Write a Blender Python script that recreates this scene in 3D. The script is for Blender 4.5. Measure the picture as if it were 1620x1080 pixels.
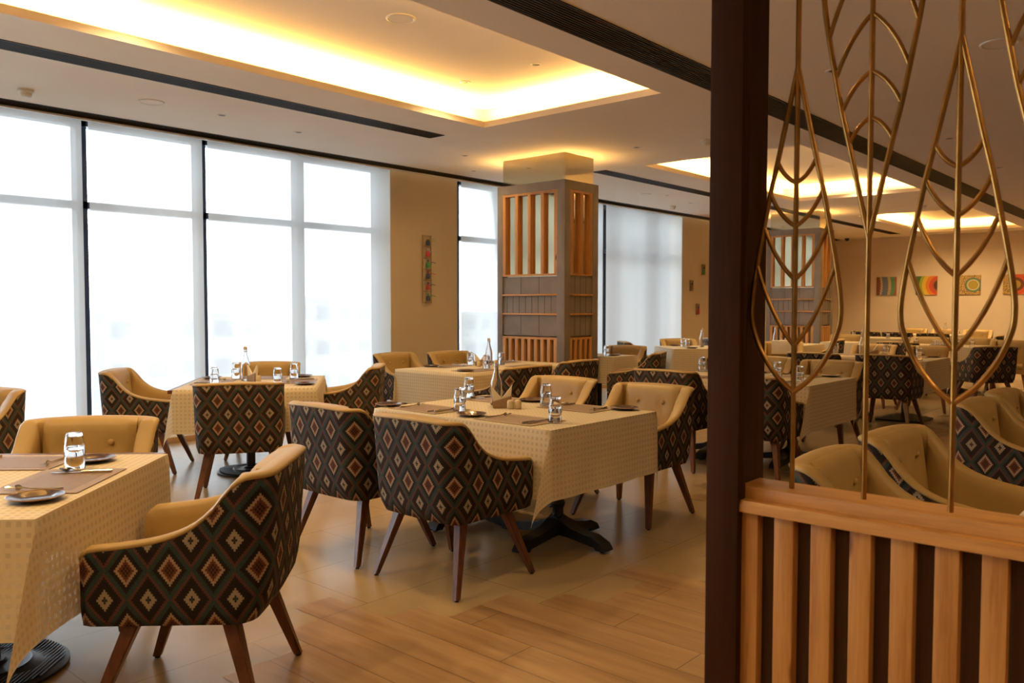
import bpy, bmesh, math, random
from math import pi, sin, cos, radians
from mathutils import Vector, Matrix
random.seed(7)
S = bpy.context.scene
C = S.collection
for o in list(bpy.data.objects): bpy.data.objects.remove(o)

# ------------------------------------------------------------ camera, world, light, exposure
cd = bpy.data.cameras.new('camera'); cam = bpy.data.objects.new('camera', cd); C.objects.link(cam)
cd.sensor_width = 36; cd.lens = 29.02; cd.clip_end = 400
YAW = radians(41.283); PIT = radians(2.45); ROL = radians(0.0367)
fw = Vector((cos(YAW)*cos(PIT), sin(YAW)*cos(PIT), -sin(PIT)))
rt = Vector((sin(YAW), -cos(YAW), 0)); up = rt.cross(fw)
rt2 = rt*cos(ROL)+up*sin(ROL); up2 = rt2.cross(fw)
m = Matrix((rt2, up2, -fw)).transposed().to_4x4(); m.translation = Vector((0, 0, 1.38))
cam.matrix_world = m
cd.dof.use_dof = True; cd.dof.focus_distance = 5.2; cd.dof.aperture_fstop = 5.6
S.camera = cam
S.view_settings.view_transform = 'Standard'; S.view_settings.look = 'None'
S.view_settings.gamma = 1; S.view_settings.use_curve_mapping = False
S.view_settings.exposure = 0.0
S.cycles.max_bounces = 10; S.cycles.diffuse_bounces = 5; S.cycles.glossy_bounces = 4
S.cycles.transmission_bounces = 8; S.cycles.transparent_max_bounces = 16
S.cycles.sample_clamp_indirect = 4.0; S.cycles.blur_glossy = 0.5

w = bpy.data.worlds.new('sky'); S.world = w; w.use_nodes = True
nt = w.node_tree; bg = nt.nodes['Background']
tc = nt.nodes.new('ShaderNodeTexCoord'); sp = nt.nodes.new('ShaderNodeSeparateXYZ'); cr = nt.nodes.new('ShaderNodeValToRGB')
nt.links.new(tc.outputs['Generated'], sp.inputs[0])
nt.links.new(sp.outputs['Z'], cr.inputs[0]); nt.links.new(cr.outputs[0], bg.inputs['Color'])
cr.color_ramp.elements[0].position = 0.0; cr.color_ramp.elements[0].color = (.95, .97, 1, 1)
cr.color_ramp.elements[1].position = .6; cr.color_ramp.elements[1].color = (.72, .86, 1, 1)
bg.inputs['Strength'].default_value = 7.5

def area(name, loc, sx, sy, power, col, rot=(0, 0, 0), spread=180):
    l = bpy.data.lights.new(name, 'AREA'); l.shape = 'RECTANGLE'; l.size = sx; l.size_y = sy
    l.energy = power; l.color = col; l.spread = radians(spread)
    o = bpy.data.objects.new(name, l); o.location = loc; o.rotation_euler = rot; C.objects.link(o); return o
H = 3.2                      # ceiling of the window side
HU = 3.46                    # raised trays
HS = 2.95                    # lower ceiling on the partition side
WARM = (1.0, .54, .145)
COVES = [(1.34, 6.21), (9.24, 14.11), (17.18, 22.05)]
CY0, CY1 = 3.46, 5.83
LED = 40.0
for a, b in COVES:           # LED strips lying on the tray ledges, shining up and inwards
    area('cove_light', ((a+b)/2, CY1+.10, 3.28), b-a+.2, .03, LED*(b-a), WARM, (radians(180), 0, 0))
    area('cove_light', ((a+b)/2, CY0-.10, 3.28), b-a+.2, .03, LED*(b-a), WARM, (radians(180), 0, 0))
    area('cove_light', (b+.10, (CY0+CY1)/2, 3.28), .03, CY1-CY0+.2, LED*2.3, WARM, (radians(180), 0, 0))
    area('cove_light', (a-.10, (CY0+CY1)/2, 3.28), .03, CY1-CY0+.2, LED*2.3, WARM, (radians(180), 0, 0))
COLS = [(7.75, 5.98), (15.69, 5.98)]
for x, y in COLS:            # uplights round the mirrored column heads
    for (px_, py_, sx_, sy_) in ((x+.025, y+.535, .02, .9), (x+.655, y+.535, .02, .9), (x+.34, y+.02, .5, .02), (x+.34, y+1.05, .5, .02)):
        area('column_light', (px_, py_, 2.882), sx_, sy_, 5.5, WARM, (radians(180), 0, 0))
FILL_SPOTS = [(5.55, 5.46, HU), (5.55, 4.60, HU), (2.6, 5.46, HU), (2.6, 4.60, HU), (12.36, 5.53, HU), (13.87, 4.63, HU), (10.4, 4.63, HU), (19.6, 4.63, HU), (18.3, 5.5, HU),
         (4.16, 7.34, H), (7.20, 7.08, H), (11.95, 7.10, H), (15.0, 4.9, H),
         (2.70, 2.07, HS), (17.5, 2.07, HS), (21.3, 2.07, HS), (21.3, 4.6, HU), (21.3, 5.6, HU), (20.5, 7.2, H),
         (-.3, 2.07, HS), (-2.2, 2.07, HS), (2.70, -1.2, HS), (5.61, -1.2, HS), (12., -1.2, HS), (17., -1.2, HS), (.3, -1.2, HS), (-1.8, -1.2, HS), (-1.6, 4.6, H), (-.2, 4.6, H), (.6, 3.6, H)]
FILL_W = 94
for x, y, z in FILL_SPOTS:        # warm fill spots added to brighten the room; most have no fitting
    l = bpy.data.lights.new('warm_fill_spot', 'SPOT'); l.energy = FILL_W*(.5 if y > 7 or (z == HS and 2 < x < 9 and y > 0) else 2.0 if x > 19 else 1.15 if x > 11 else 1.); l.color = (1, .67, .29); l.spot_size = radians(150); l.spot_blend = 1.0; l.shadow_soft_size = .035
    o = bpy.data.objects.new('warm_fill_spot', l); o.location = (x, y, z-.045); C.objects.link(o)

# ------------------------------------------------------------ materials
class NT:
    def __init__(s, name):
        s.m = bpy.data.materials.new(name); s.m.use_nodes = True; s.t = s.m.node_tree
        s.b = s.t.nodes['Principled BSDF']; s.out = s.t.nodes['Material Output']
    def n(s, t, **k):
        x = s.t.nodes.new(t)
        for a, v in k.items(): setattr(x, a, v)
        return x
    def l(s, a, b): s.t.links.new(a, b)
    def math(s, op, a, b=None, c=None):
        x = s.n('ShaderNodeMath', operation=op)
        for i, v in enumerate((a, b, c)):
            if v is None: continue
            if isinstance(v, (int, float)): x.inputs[i].default_value = v
            else: s.l(v, x.inputs[i])
        return x.outputs[0]
    def ramp(s, f, stops, const=False):
        r = s.n('ShaderNodeValToRGB')
        if const: r.color_ramp.interpolation = 'CONSTANT'
        e = r.color_ramp.elements
        while len(e) > 1: e.remove(e[-1])
        e[0].position = stops[0][0]; e[0].color = (*stops[0][1], 1)
        for p, c in stops[1:]:
            q = e.new(p); q.color = (*c, 1)
        s.l(f, r.inputs[0]); return r.outputs[0]
    def coord(s, kind='Object', scale=(1, 1, 1)):
        t = s.n('ShaderNodeTexCoord'); mp = s.n('ShaderNodeMapping'); mp.inputs['Scale'].default_value = scale
        s.l(t.outputs[kind], mp.inputs[0]); return mp.outputs[0]
    def noise(s, vec, scale, detail=3, rough=.5):
        x = s.n('ShaderNodeTexNoise'); x.inputs['Scale'].default_value = scale; x.inputs['Detail'].default_value = detail
        x.inputs['Roughness'].default_value = rough; s.l(vec, x.inputs['Vector']); return x.outputs['Fac']
    def bump(s, h, strength=.2, dist=.01):
        x = s.n('ShaderNodeBump'); x.inputs['Strength'].default_value = strength; x.inputs['Distance'].default_value = dist
        s.l(h, x.inputs['Height']); s.l(x.outputs[0], s.b.inputs['Normal'])
    def set(s, rough=None, metal=None, spec=None, col=None):
        if rough is not None: s.b.inputs['Roughness'].default_value = rough
        if metal is not None: s.b.inputs['Metallic'].default_value = metal
        if spec is not None: s.b.inputs['Specular IOR Level'].default_value = spec
        if col is not None:
            if isinstance(col, tuple): s.b.inputs['Base Color'].default_value = (*col, 1)
            else: s.l(col, s.b.inputs['Base Color'])
        return s

def plain(name, col, rough=.5, metal=0., var=.12, scale=8, bump=0.):
    g = NT(name); v = g.coord('Object'); f = g.noise(v, scale)
    a = tuple(c*(1-var) for c in col); b = tuple(min(1, c*(1+var)) for c in col)
    g.set(rough, metal, None, g.ramp(f, [(.3, a), (.7, b)]))
    if bump: g.bump(g.noise(v, scale*20), bump, .003)
    return g.m

def wood(name, c1, c2, rough=.45, axis='z', sc=1., knots=False):
    g = NT(name)
    s_ = {'z': (14, 14, .9), 'y': (14, .9, 14), 'x': (.9, 14, 14)}[axis]
    v = g.coord('Object', tuple(k*sc for k in s_))
    f = g.noise(v, 1.6, 6, .6)
    fine = g.noise(g.coord('Object', tuple(k*sc*6 for k in s_)), 2, 3)
    f2 = g.math('MULTIPLY_ADD', fine, .35, f); f2 = g.math('SUBTRACT', f2, .17)
    col = g.ramp(f2, [(.32, c2), (.52, c1), (.70, tuple(min(1, k*1.18) for k in c1))])
    if knots:
        ks = {'z': (8, 8, 2.6), 'y': (8, 2.6, 8), 'x': (2.6, 8, 8)}[axis]
        vo = g.n('ShaderNodeTexVoronoi'); vo.inputs['Scale'].default_value = 1.
        g.l(g.coord('Object', ks), vo.inputs['Vector'])
        kf = g.ramp(vo.outputs['Distance'], [(.05, (0, 0, 0)), (.12, (1, 1, 1))])
        mx = g.n('ShaderNodeMix', data_type='RGBA'); g.l(kf, mx.inputs['Factor'])
        mx.inputs['A'].default_value = (c2[0]*.45, c2[1]*.35, c2[2]*.3, 1); g.l(col, mx.inputs['B']); col = mx.outputs['Result']
    g.set(rough, 0, None, col); g.bump(f2, .08, .004); return g.m

M = {}
M['pine'] = wood('pine', (.56, .27, .075), (.42, .17, .038), .42, 'z', 1, True)
M['pine_rail'] = wood('pine_rail', (.56, .27, .075), (.42, .17, .038), .38, 'y', 1, True)
M['walnut'] = wood('walnut', (.125, .042, .017), (.065, .021, .009), .35, 'z', 2)
M['dark_veneer'] = wood('dark_veneer', (.046, .015, .0045), (.032, .010, .003), .7, 'z', 1)
M['dark_veneer'].node_tree.nodes['Principled BSDF'].inputs['Specular IOR Level'].default_value = .12
M['taupe'] = plain('taupe_laminate', (.21, .172, .142), .5, 0, .12, 5)
M['taupe_line'] = plain('groove', (.02, .015, .012), .8)
M['ceil'] = plain('ceiling_paint', (.80, .73, .64), .9, 0, .02, 2)
M['wall'] = plain('wall_paint', (.62, .49, .31), .85, 0, .05, 1.2, .05)
M['farwall'] = plain('far_wall_paint', (.64, .54, .43), .85, 0, .05, 1.2, .05)
M['black'] = plain('black_cast_iron', (.012, .013, .016), .35, .3, .2, 30, .1)
M['grille'] = plain('dark_anodised', (.028, .024, .021), .55, .3)
M['frame'] = plain('window_frame_blue', (.018, .028, .055), .3, .4)
M['white'] = plain('white_plastic', (.72, .68, .60), .4, 0, .03)
M['lampin'] = plain('lamp_inside', (.10, .085, .07), .5)
M['leather'] = None
g = NT('tan_leather'); v = g.coord('Object'); f = g.noise(v, 3.5, 4)
g.set(.46, 0, .4, g.ramp(f, [(.3, (.38, .245, .085)), (.7, (.45, .30, .11))])); g.bump(g.noise(v, 260, 2), .12, .002); M['leather'] = g.m
M['brass'] = plain('brass_rod', (.36, .18, .045), .28, .9, .25, 14)
M['stitch'] = plain('cream_piping', (.60, .48, .30), .6)
M['mirror'] = plain('bronze_mirror', (.80, .71, .47), .06, 1., .02, 2)
M['ceramic'] = plain('beige_ceramic', (.62, .50, .32), .3, 0, .04)
M['plate'] = plain('dark_plate_glaze', (.060, .030, .026), .13, 0, .2)
M['platerim'] = plain('plate_rim', (.25, .13, .06), .2)
M['steel'] = plain('cutlery_steel', (.62, .58, .52), .18, 1., .04)
M['cork'] = plain('stopper', (.66, .52, .33), .6)
M['napkin'] = plain('paper_napkin', (.78, .68, .52), .8, 0, .03)
M['holder'] = plain('napkin_holder_wood', (.30, .19, .10), .5, 0, .2, 40)
M['towel'] = plain('folded_white_cloth', (.75, .70, .62), .85, 0, .04)
M['kerb'] = wood('kerb_wood', (.46, .29, .14), (.38, .22, .10), .5, 'x', 1)
M['bamboo'] = plain('bamboo', (.36, .24, .10), .5, 0, .3, 30)
M['conc'] = plain('outdoor_render', (.80, .79, .77), .9, 0, .06, .2)
M['outwin'] = plain('outdoor_window', (.52, .53, .56), .5)
M['ground'] = plain('outdoor_ground', (.55, .53, .50), .9, 0, .15, .05)
for n_, c_ in (('red', (.45, .04, .04)), ('green', (.05, .30, .07)), ('yellow', (.6, .42, .05)), ('navy', (.03, .04, .10)), ('pale', (.5, .47, .42))):
    M[n_] = plain('paint_'+n_, c_, .5)

g = NT('linen_panel'); v = g.coord('Object', (1, 1, 1))
wv = g.n('ShaderNodeTexWave', wave_type='BANDS', bands_direction='Z'); wv.inputs['Scale'].default_value = 120; wv.inputs['Distortion'].default_value = 2.5; g.l(v, wv.inputs['Vector'])
nn = g.noise(g.coord('Object', (1, 300, 8)), 1, 3)
g.set(.9, 0, None, g.ramp(g.math('MULTIPLY_ADD', wv.outputs['Fac'], .4, g.math('MULTIPLY', nn, .6)), [(.2, (.075, .040, .022)), (.8, (.17, .098, .058))])); M['linen'] = g.m

# kilim weave: nested stepped diamonds
g = NT('kilim_weave'); uvn = g.n('ShaderNodeUVMap', uv_map='UVMap')
sn = g.n('ShaderNodeVectorMath', operation='SNAP'); g.l(uvn.outputs[0], sn.inputs[0]); sn.inputs[1].default_value = (.138/24, .192/24, 1)
sx = g.n('ShaderNodeSeparateXYZ'); g.l(sn.outputs[0], sx.inputs[0])
def tri(o, period, off=0.):
    a = g.math('MULTIPLY_ADD', o, 1/period, off); a = g.math('FRACT', a); a = g.math('SUBTRACT', a, .5); a = g.math('ABSOLUTE', a); return g.math('MULTIPLY', a, 2.)
D = g.math('MULTIPLY', g.math('ADD', tri(sx.outputs['X'], .138, 100.5), tri(sx.outputs['Y'], .192, .75)), .5)
RB = (.125, .040, .022); CR = (.35, .235, .155); BK = (.016, .011, .010); TL = (.026, .050, .046); RP = (.105, .042, .036); GR = (.30, .24, .17)
q24 = lambda k: (k-.5)/24
D = g.ramp(D, [(0, BK), (q24(1), RB), (q24(2), BK), (q24(3), RB), (q24(5), CR), (q24(7), BK), (q24(10), TL), (q24(13), RP), (q24(15), BK), (q24(20), GR), (q24(23), BK), (q24(24), TL)], True)
fz = g.noise(g.coord('Object'), 320, 2)
hs = g.n('ShaderNodeMix', data_type='RGBA', blend_type='MULTIPLY'); hs.inputs['Factor'].default_value = 1
g.l(D, hs.inputs['A']); g.l(g.ramp(fz, [(.3, (.75, .75, .75)), (.7, (1.2, 1.2, 1.2))]), hs.inputs['B'])
g.set(.85, 0, .25, hs.outputs['Result']); g.bump(fz, .25, .002); M['kilim'] = g.m

# tablecloth: cream weave with rows of thin sheer squares
def clothmat(name, base):
    g = NT(name); uvn = g.n('ShaderNodeUVMap', uv_map='UVMap'); sx = g.n('ShaderNodeSeparateXYZ'); g.l(uvn.outputs[0], sx.inputs[0])
    def cell(o):
        a = g.math('FRACT', g.math('MULTIPLY', o, 1/.030)); a = g.math('ABSOLUTE', g.math('SUBTRACT', a, .5)); return g.math('LESS_THAN', a, .25)
    sq = g.math('MULTIPLY', cell(sx.outputs['X']), cell(sx.outputs['Y']))
    mx = g.n('ShaderNodeMix', data_type='RGBA'); g.l(sq, mx.inputs['Factor']); mx.inputs['A'].default_value = (*base, 1); mx.inputs['B'].default_value = (base[0]*.90, base[1]*.87, base[2]*.82, 1)
    th = g.noise(g.coord('Object', (300, 300, 300)), 1, 2)
    g.set(.62, 0, .35, mx.outputs['Result']); g.bump(th, .12, .002)
    tl = g.n('ShaderNodeBsdfTranslucent'); tl.inputs['Color'].default_value = (*base, 1)
    m1 = g.n('ShaderNodeMixShader'); m1.inputs[0].default_value = .22; g.l(g.b.outputs[0], m1.inputs[1]); g.l(tl.outputs[0], m1.inputs[2])
    tr = g.n('ShaderNodeBsdfTransparent'); m2 = g.n('ShaderNodeMixShader')
    g.l(g.math('MULTIPLY', sq, .12), m2.inputs[0]); g.l(m1.outputs[0], m2.inputs[1]); g.l(tr.outputs[0], m2.inputs[2])
    g.l(m2.outputs[0], g.out.inputs[0]); return g.m
M['cloth'] = clothmat('tablecloth_weave', (.80, .68, .47))
M['mat'] = plain('placemat_weave', (.20, .125, .075), .5, 0, .12, 60, .2)
M['matedge'] = plain('placemat_border', (.27, .18, .105), .5, 0, .1, 60, .2)

# roller blind: thin sheer fabric
g = NT('sheer_blind'); tr = g.n('ShaderNodeBsdfTransparent'); tl = g.n('ShaderNodeBsdfTranslucent'); df = g.n('ShaderNodeBsdfDiffuse')
tl.inputs['Color'].default_value = (.46, .455, .44, 1); df.inputs['Color'].default_value = (.72, .69, .63, 1)
tr.inputs['Color'].default_value = (1, 1, 1, 1)
a_ = g.n('ShaderNodeMixShader'); a_.inputs[0].default_value = .40; g.l(tl.outputs[0], a_.inputs[1]); g.l(df.outputs[0], a_.inputs[2])
b_ = g.n('ShaderNodeMixShader'); b_.inputs[0].default_value = .15; g.l(a_.outputs[0], b_.inputs[1]); g.l(tr.outputs[0], b_.inputs[2])
g.l(b_.outputs[0], g.out.inputs[0]); M['blind'] = g.m
# flat window glass
g = NT('window_glass'); tr = g.n('ShaderNodeBsdfTransparent'); tr.inputs['Color'].default_value = (.93, .96, .97, 1); gl = g.n('ShaderNodeBsdfGlossy'); gl.inputs['Roughness'].default_value = .02
lw = g.n('ShaderNodeFresnel'); lw.inputs[0].default_value = 1.35
a_ = g.n('ShaderNodeMixShader'); g.l(lw.outputs[0], a_.inputs[0]); g.l(tr.outputs[0], a_.inputs[1]); g.l(gl.outputs[0], a_.inputs[2]); g.l(a_.outputs[0], g.out.inputs[0]); M['pane'] = g.m
g = NT('table_glass'); g.set(.01, 0, None, (1, 1, 1)); g.b.inputs['Transmission Weight'].default_value = 1; g.b.inputs['IOR'].default_value = 1.45; M['glass'] = g.m

# floor: honed pale stone boards, and strip wood inlay
g = NT('stone_floor'); v = g.coord('Object')
br = g.n('ShaderNodeTexBrick'); g.l(v, br.inputs['Vector']); br.offset = .5
br.inputs['Scale'].default_value = 1; br.inputs['Brick Width'].default_value = 1.2; br.inputs['Row Height'].default_value = .6; br.inputs['Mortar Size'].default_value = .003; br.inputs['Mortar Smooth'].default_value = .1
f = g.noise(g.coord('Object', (1.1, 1.6, 1)), 1.3, 6, .6)
base = g.ramp(f, [(.0, (.32, .215, .10)), (1., (.44, .31, .155))])
mx = g.n('ShaderNodeMix', data_type='RGBA', blend_type='MULTIPLY'); g.l(g.math('MULTIPLY', br.outputs['Fac'], .45), mx.inputs['Factor']); g.l(base, mx.inputs['A']); mx.inputs['B'].default_value = (.3, .25, .2, 1)
g.set(.30, 0, .5, mx.outputs['Result']); g.l(g.ramp(g.noise(v, 3, 1), [(.0, (.22, .22, .22)), (.7, (.27, .27, .27))]), g.b.inputs['Roughness']); M['floor'] = g.m
g = NT('strip_wood'); vm = g.coord('Object')
sx = g.n('ShaderNodeSeparateXYZ'); g.l(vm, sx.inputs[0])
idx = g.math('FLOOR', g.math('MULTIPLY', g.math('SUBTRACT', sx.outputs['X'], .19), 1/.195))
wn = g.n('ShaderNodeTexWhiteNoise', noise_dimensions='1D'); g.l(idx, wn.inputs['W'])
cb = g.n('ShaderNodeCombineXYZ'); g.l(g.math('MULTIPLY', sx.outputs['X'], 9), cb.inputs['X']); g.l(g.math('MULTIPLY_ADD', wn.outputs['Value'], 37, g.math('MULTIPLY', sx.outputs['Y'], .9)), cb.inputs['Y'])
f = g.noise(cb.outputs[0], 1.2, 6, .6)
# cross joints between boards
yj = g.math('FRACT', g.math('MULTIPLY', g.math('MULTIPLY_ADD', wn.outputs['Value'], 1.3, sx.outputs['Y']), 1/1.3)); jl = g.math('LESS_THAN', yj, .0028)
xj = g.math('FRACT', g.math('MULTIPLY', g.math('SUBTRACT', sx.outputs['X'], .19), 1/.195)); xl = g.math('LESS_THAN', xj, .016)
ln = g.math('MAXIMUM', jl, xl)
col = g.ramp(g.math('MULTIPLY_ADD', wn.outputs['Value'], .14, g.math('MULTIPLY', f, .9)), [(.30, (.20, .105, .042)), (.5, (.33, .19, .085)), (.72, (.44, .28, .14))])
mx = g.n('ShaderNodeMix', data_type='RGBA'); g.l(ln, mx.inputs['Factor']); g.l(col, mx.inputs['A']); mx.inputs['B'].default_value = (.07, .035, .015, 1)
g.set(.34, 0, .5, mx.outputs['Result']); M['strip'] = g.m

# canvases
def canvas(name, kind):
    g = NT(name); uvn = g.n('ShaderNodeUVMap', uv_map='UVMap'); sx = g.n('ShaderNodeSeparateXYZ'); g.l(uvn.outputs[0], sx.inputs[0]); U, V = sx.outputs['X'], sx.outputs['Y']
    def dist(cx, cy, k=1.):
        a = g.math('POWER', g.math('MULTIPLY', g.math('SUBTRACT', U, cx), k), 2.); b = g.math('POWER', g.math('SUBTRACT', V, cy), 2.); return g.math('SQRT', g.math('ADD', a, b))
    if kind == 0:
        f = g.math('MULTIPLY_ADD', g.math('POWER', g.math('SUBTRACT', V, .5), 2.), .25, U)
        tt = g.math('ABSOLUTE', g.math('SUBTRACT', g.math('FRACT', g.math('MULTIPLY', V, 7)), .5))
        f = g.math('ADD', f, g.math('MULTIPLY', tt, .08))
        col = g.ramp(f, [(0, (.16, .06, .04)), (.16, (.2, .08, .05)), (.24, (.5, .4, .25)), (.33, (.14, .16, .24)), (.62, (.45, .36, .22)), (.76, (.10, .25, .14)), (.95, (.3, .12, .08))], True)
    elif kind == 1:
        f = dist(1.15, .5)
        col = g.ramp(f, [(0, (.09, .04, .03)), (.30, (.30, .10, .05)), (.36, (.5, .08, .04)), (.52, (.62, .2, .04)), (.68, (.65, .42, .06)), (.86, (.30, .36, .05)), (1.02, (.07, .13, .05))], True)
    else:
        vo = g.n('ShaderNodeTexVoronoi', feature='DISTANCE_TO_EDGE'); vo.inputs['Scale'].default_value = 13; g.l(uvn.outputs[0], vo.inputs['Vector'])
        cell = g.ramp(vo.outputs['Distance'], [(.04, (.06, .03, .02)), (.09, (.5, .34, .13))])
        cx = .68 if kind == 2 else .55
        f = dist(cx, .5)
        ring = g.ramp(f, [(0, (.35, .28, .06)), (.18, (.22, .17, .05)), (.21, (.5, .42, .25)), (.28, (.1, .2, .12)), (.35, (.12, .12, .14))] if kind == 2 else [(0, (.35, .24, .06)), (.2, (.14, .06, .03)), (.34, (.55, .1, .05)), (.5, (.6, .15, .06))], True)
        mx = g.n('ShaderNodeMix', data_type='RGBA')
        sel = g.math('GREATER_THAN', f, .38) if kind == 2 else g.math('LESS_THAN', U, .38)
        g.l(sel, mx.inputs['Factor']); g.l(ring, mx.inputs['A']); g.l(cell, mx.inputs['B']); col = mx.outputs['Result']
    g.set(.8, 0, .2, col); return g.m

# ------------------------------------------------------------ mesh builder
class MB:
    def __init__(s): s.bm = bmesh.new(); s.mi = 0
    def box(s, x0, x1, y0, y1, z0, z1, bev=0., mat=None, rot=None, seg=2):
        if mat is not None: s.mi = mat
        r = bmesh.ops.create_cube(s.bm, size=1.)
        vs = r['verts']; bmesh.ops.scale(s.bm, vec=(x1-x0, y1-y0, z1-z0), verts=vs); bmesh.ops.translate(s.bm, vec=((x0+x1)/2, (y0+y1)/2, (z0+z1)/2), verts=vs)
        if rot is not None: bmesh.ops.transform(s.bm, matrix=rot, verts=vs)
        fs = set(f for v in vs for f in v.link_faces)
        if bev > 0:
            es = list(set(e for v in vs for e in v.link_edges))
            q = bmesh.ops.bevel(s.bm, geom=es, offset=bev, segments=seg, affect='EDGES', profile=.6); fs = set(f for f in q['faces']) | set(f for f in fs if f.is_valid)
            vv = set(v for f in fs for v in f.verts); fs = set(f for v in vv for f in v.link_faces)
        for f in fs: f.material_index = s.mi
        return s
    def lathe(s, prof, c=(0, 0, 0), seg=24, mat=None, close=False, tilt=None):
        if mat is not None: s.mi = mat
        rings = []
        for r, z in prof:
            if r < 1e-5: rings.append([s.bm.verts.new((c[0], c[1], c[2]+z))])
            else: rings.append([s.bm.verts.new((c[0]+r*cos(2*pi*k/seg), c[1]+r*sin(2*pi*k/seg), c[2]+z)) for k in range(seg)])
        pr = list(zip(rings[:-1], rings[1:]))
        if close: pr.append((rings[-1], rings[0]))
        for a, b in pr:
            for k in range(seg):
                k2 = (k+1) % seg
                vs = [a[0 if len(a) == 1 else k], a[0 if len(a) == 1 else k2], b[0 if len(b) == 1 else k2], b[0 if len(b) == 1 else k]]
                vs = list(dict.fromkeys(vs))
                if len(vs) > 2:
                    f = s.bm.faces.new(vs); f.material_index = s.mi
        if tilt is not None: bmesh.ops.transform(s.bm, matrix=tilt, verts=[v for r in rings for v in r])
        return s
    def tube(s, pts, r, seg=8, mat=None, radii=None, flat=1.):
        if mat is not None: s.mi = mat
        pts = [Vector(p) for p in pts]; rings = []
        up = Vector((1, 0, 0))
        for i, p in enumerate(pts):
            t = (pts[min(i+1, len(pts)-1)]-pts[max(i-1, 0)]).normalized()
            u = up if abs(t.dot(up)) < .95 else Vector((0, 1, 0))
            a = t.cross(u).normalized(); b = t.cross(a).normalized(); rr = radii[i] if radii else r
            rings.append([s.bm.verts.new(p+a*rr*cos(2*pi*k/seg)+b*rr*flat*sin(2*pi*k/seg)) for k in range(seg)])
        for a, b in zip(rings[:-1], rings[1:]):
            for k in range(seg):
                f = s.bm.faces.new([a[k], a[(k+1) % seg], b[(k+1) % seg], b[k]]); f.material_index = s.mi
        for e in (rings[0], rings[-1]):
            f = s.bm.faces.new(e); f.material_index = s.mi
        return s
    def prism(s, poly, axis, d0, d1, mat=None):
        """poly in the two other axes, extruded along axis from d0 to d1"""
        if mat is not None: s.mi = mat
        def P(u, v, d): return {'x': (d, u, v), 'y': (u, d, v), 'z': (u, v, d)}[axis]
        a = [s.bm.verts.new(P(u, v, d0)) for u, v in poly]; b = [s.bm.verts.new(P(u, v, d1)) for u, v in poly]
        n = len(poly); fs = [s.bm.faces.new(a), s.bm.faces.new(b)]
        for k in range(n): fs.append(s.bm.faces.new([a[k], a[(k+1) % n], b[(k+1) % n], b[k]]))
        for f in fs: f.material_index = s.mi
        return s
    def taper(s, p0, p1, w0, w1, mat=None):
        """square post from p0 (width w0) to p1 (width w1)"""
        if mat is not None: s.mi = mat
        r = []
        for p, w_ in ((p0, w0), (p1, w1)):
            r.append([s.bm.verts.new((p[0]+a*w_/2, p[1]+b*w_/2, p[2])) for a, b in ((-1, -1), (1, -1), (1, 1), (-1, 1))])
        fs = [s.bm.faces.new(r[0]), s.bm.faces.new(r[1])]
        for k in range(4): fs.append(s.bm.faces.new([r[0][k], r[0][(k+1) % 4], r[1][(k+1) % 4], r[1][k]]))
        es = [e for e in set(e for f in fs for e in f.edges) if abs(e.verts[0].co.z-e.verts[1].co.z) > .01]
        bmesh.ops.recalc_face_normals(s.bm, faces=fs)
        for f in fs: f.material_index = s.mi
        bmesh.ops.bevel(s.bm, geom=es, offset=.004, segments=2, affect='EDGES')
        return s
    def build(s, name, mats, parent=None, angle=35, recalc=True):
        if recalc: bmesh.ops.recalc_face_normals(s.bm, faces=s.bm.faces[:])
        me = bpy.data.meshes.new(name); s.bm.to_mesh(me); s.bm.free()
        for m_ in (mats if isinstance(mats, (list, tuple)) else [mats]): me.materials.append(M[m_] if isinstance(m_, str) else m_)
        me.shade_smooth(); me.set_sharp_from_angle(angle=radians(angle))
        o = bpy.data.objects.new(name, me); C.objects.link(o)
        if parent is not None: o.parent = parent
        return o

def tag(o, label, cat, group=None, kind=None):
    if label: o['label'] = label
    if cat: o['category'] = cat
    if group: o['group'] = group
    if kind: o['kind'] = kind
    return o
def empty(name, loc=(0, 0, 0), rz=0.):
    o = bpy.data.objects.new(name, None); o.empty_display_size = .1; C.objects.link(o); o.location = loc; o.rotation_euler = (0, 0, rz); return o
def struct(o): o['kind'] = 'structure'; return o
def dup(root, loc, rz=0., label=None, group=None):
    r = root.copy(); C.objects.link(r); r.location = loc; r.rotation_euler = (0, 0, rz)
    if label: r['label'] = label
    if group: r['group'] = group
    for ch in root.children:
        c = ch.copy(); C.objects.link(c); c.parent = r
        for g_ in ch.children:
            d = g_.copy(); C.objects.link(d); d.parent = c
    return r
PROTO = {}
def put(key, loc, rz, label, group=None):
    o = PROTO[key]
    if not o.get('_used'):
        o['_used'] = 1; o.location = loc; o.rotation_euler = (0, 0, rz); o['label'] = label
        if group: o['group'] = group
        return o
    return dup(o, loc, rz, label, group)

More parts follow.
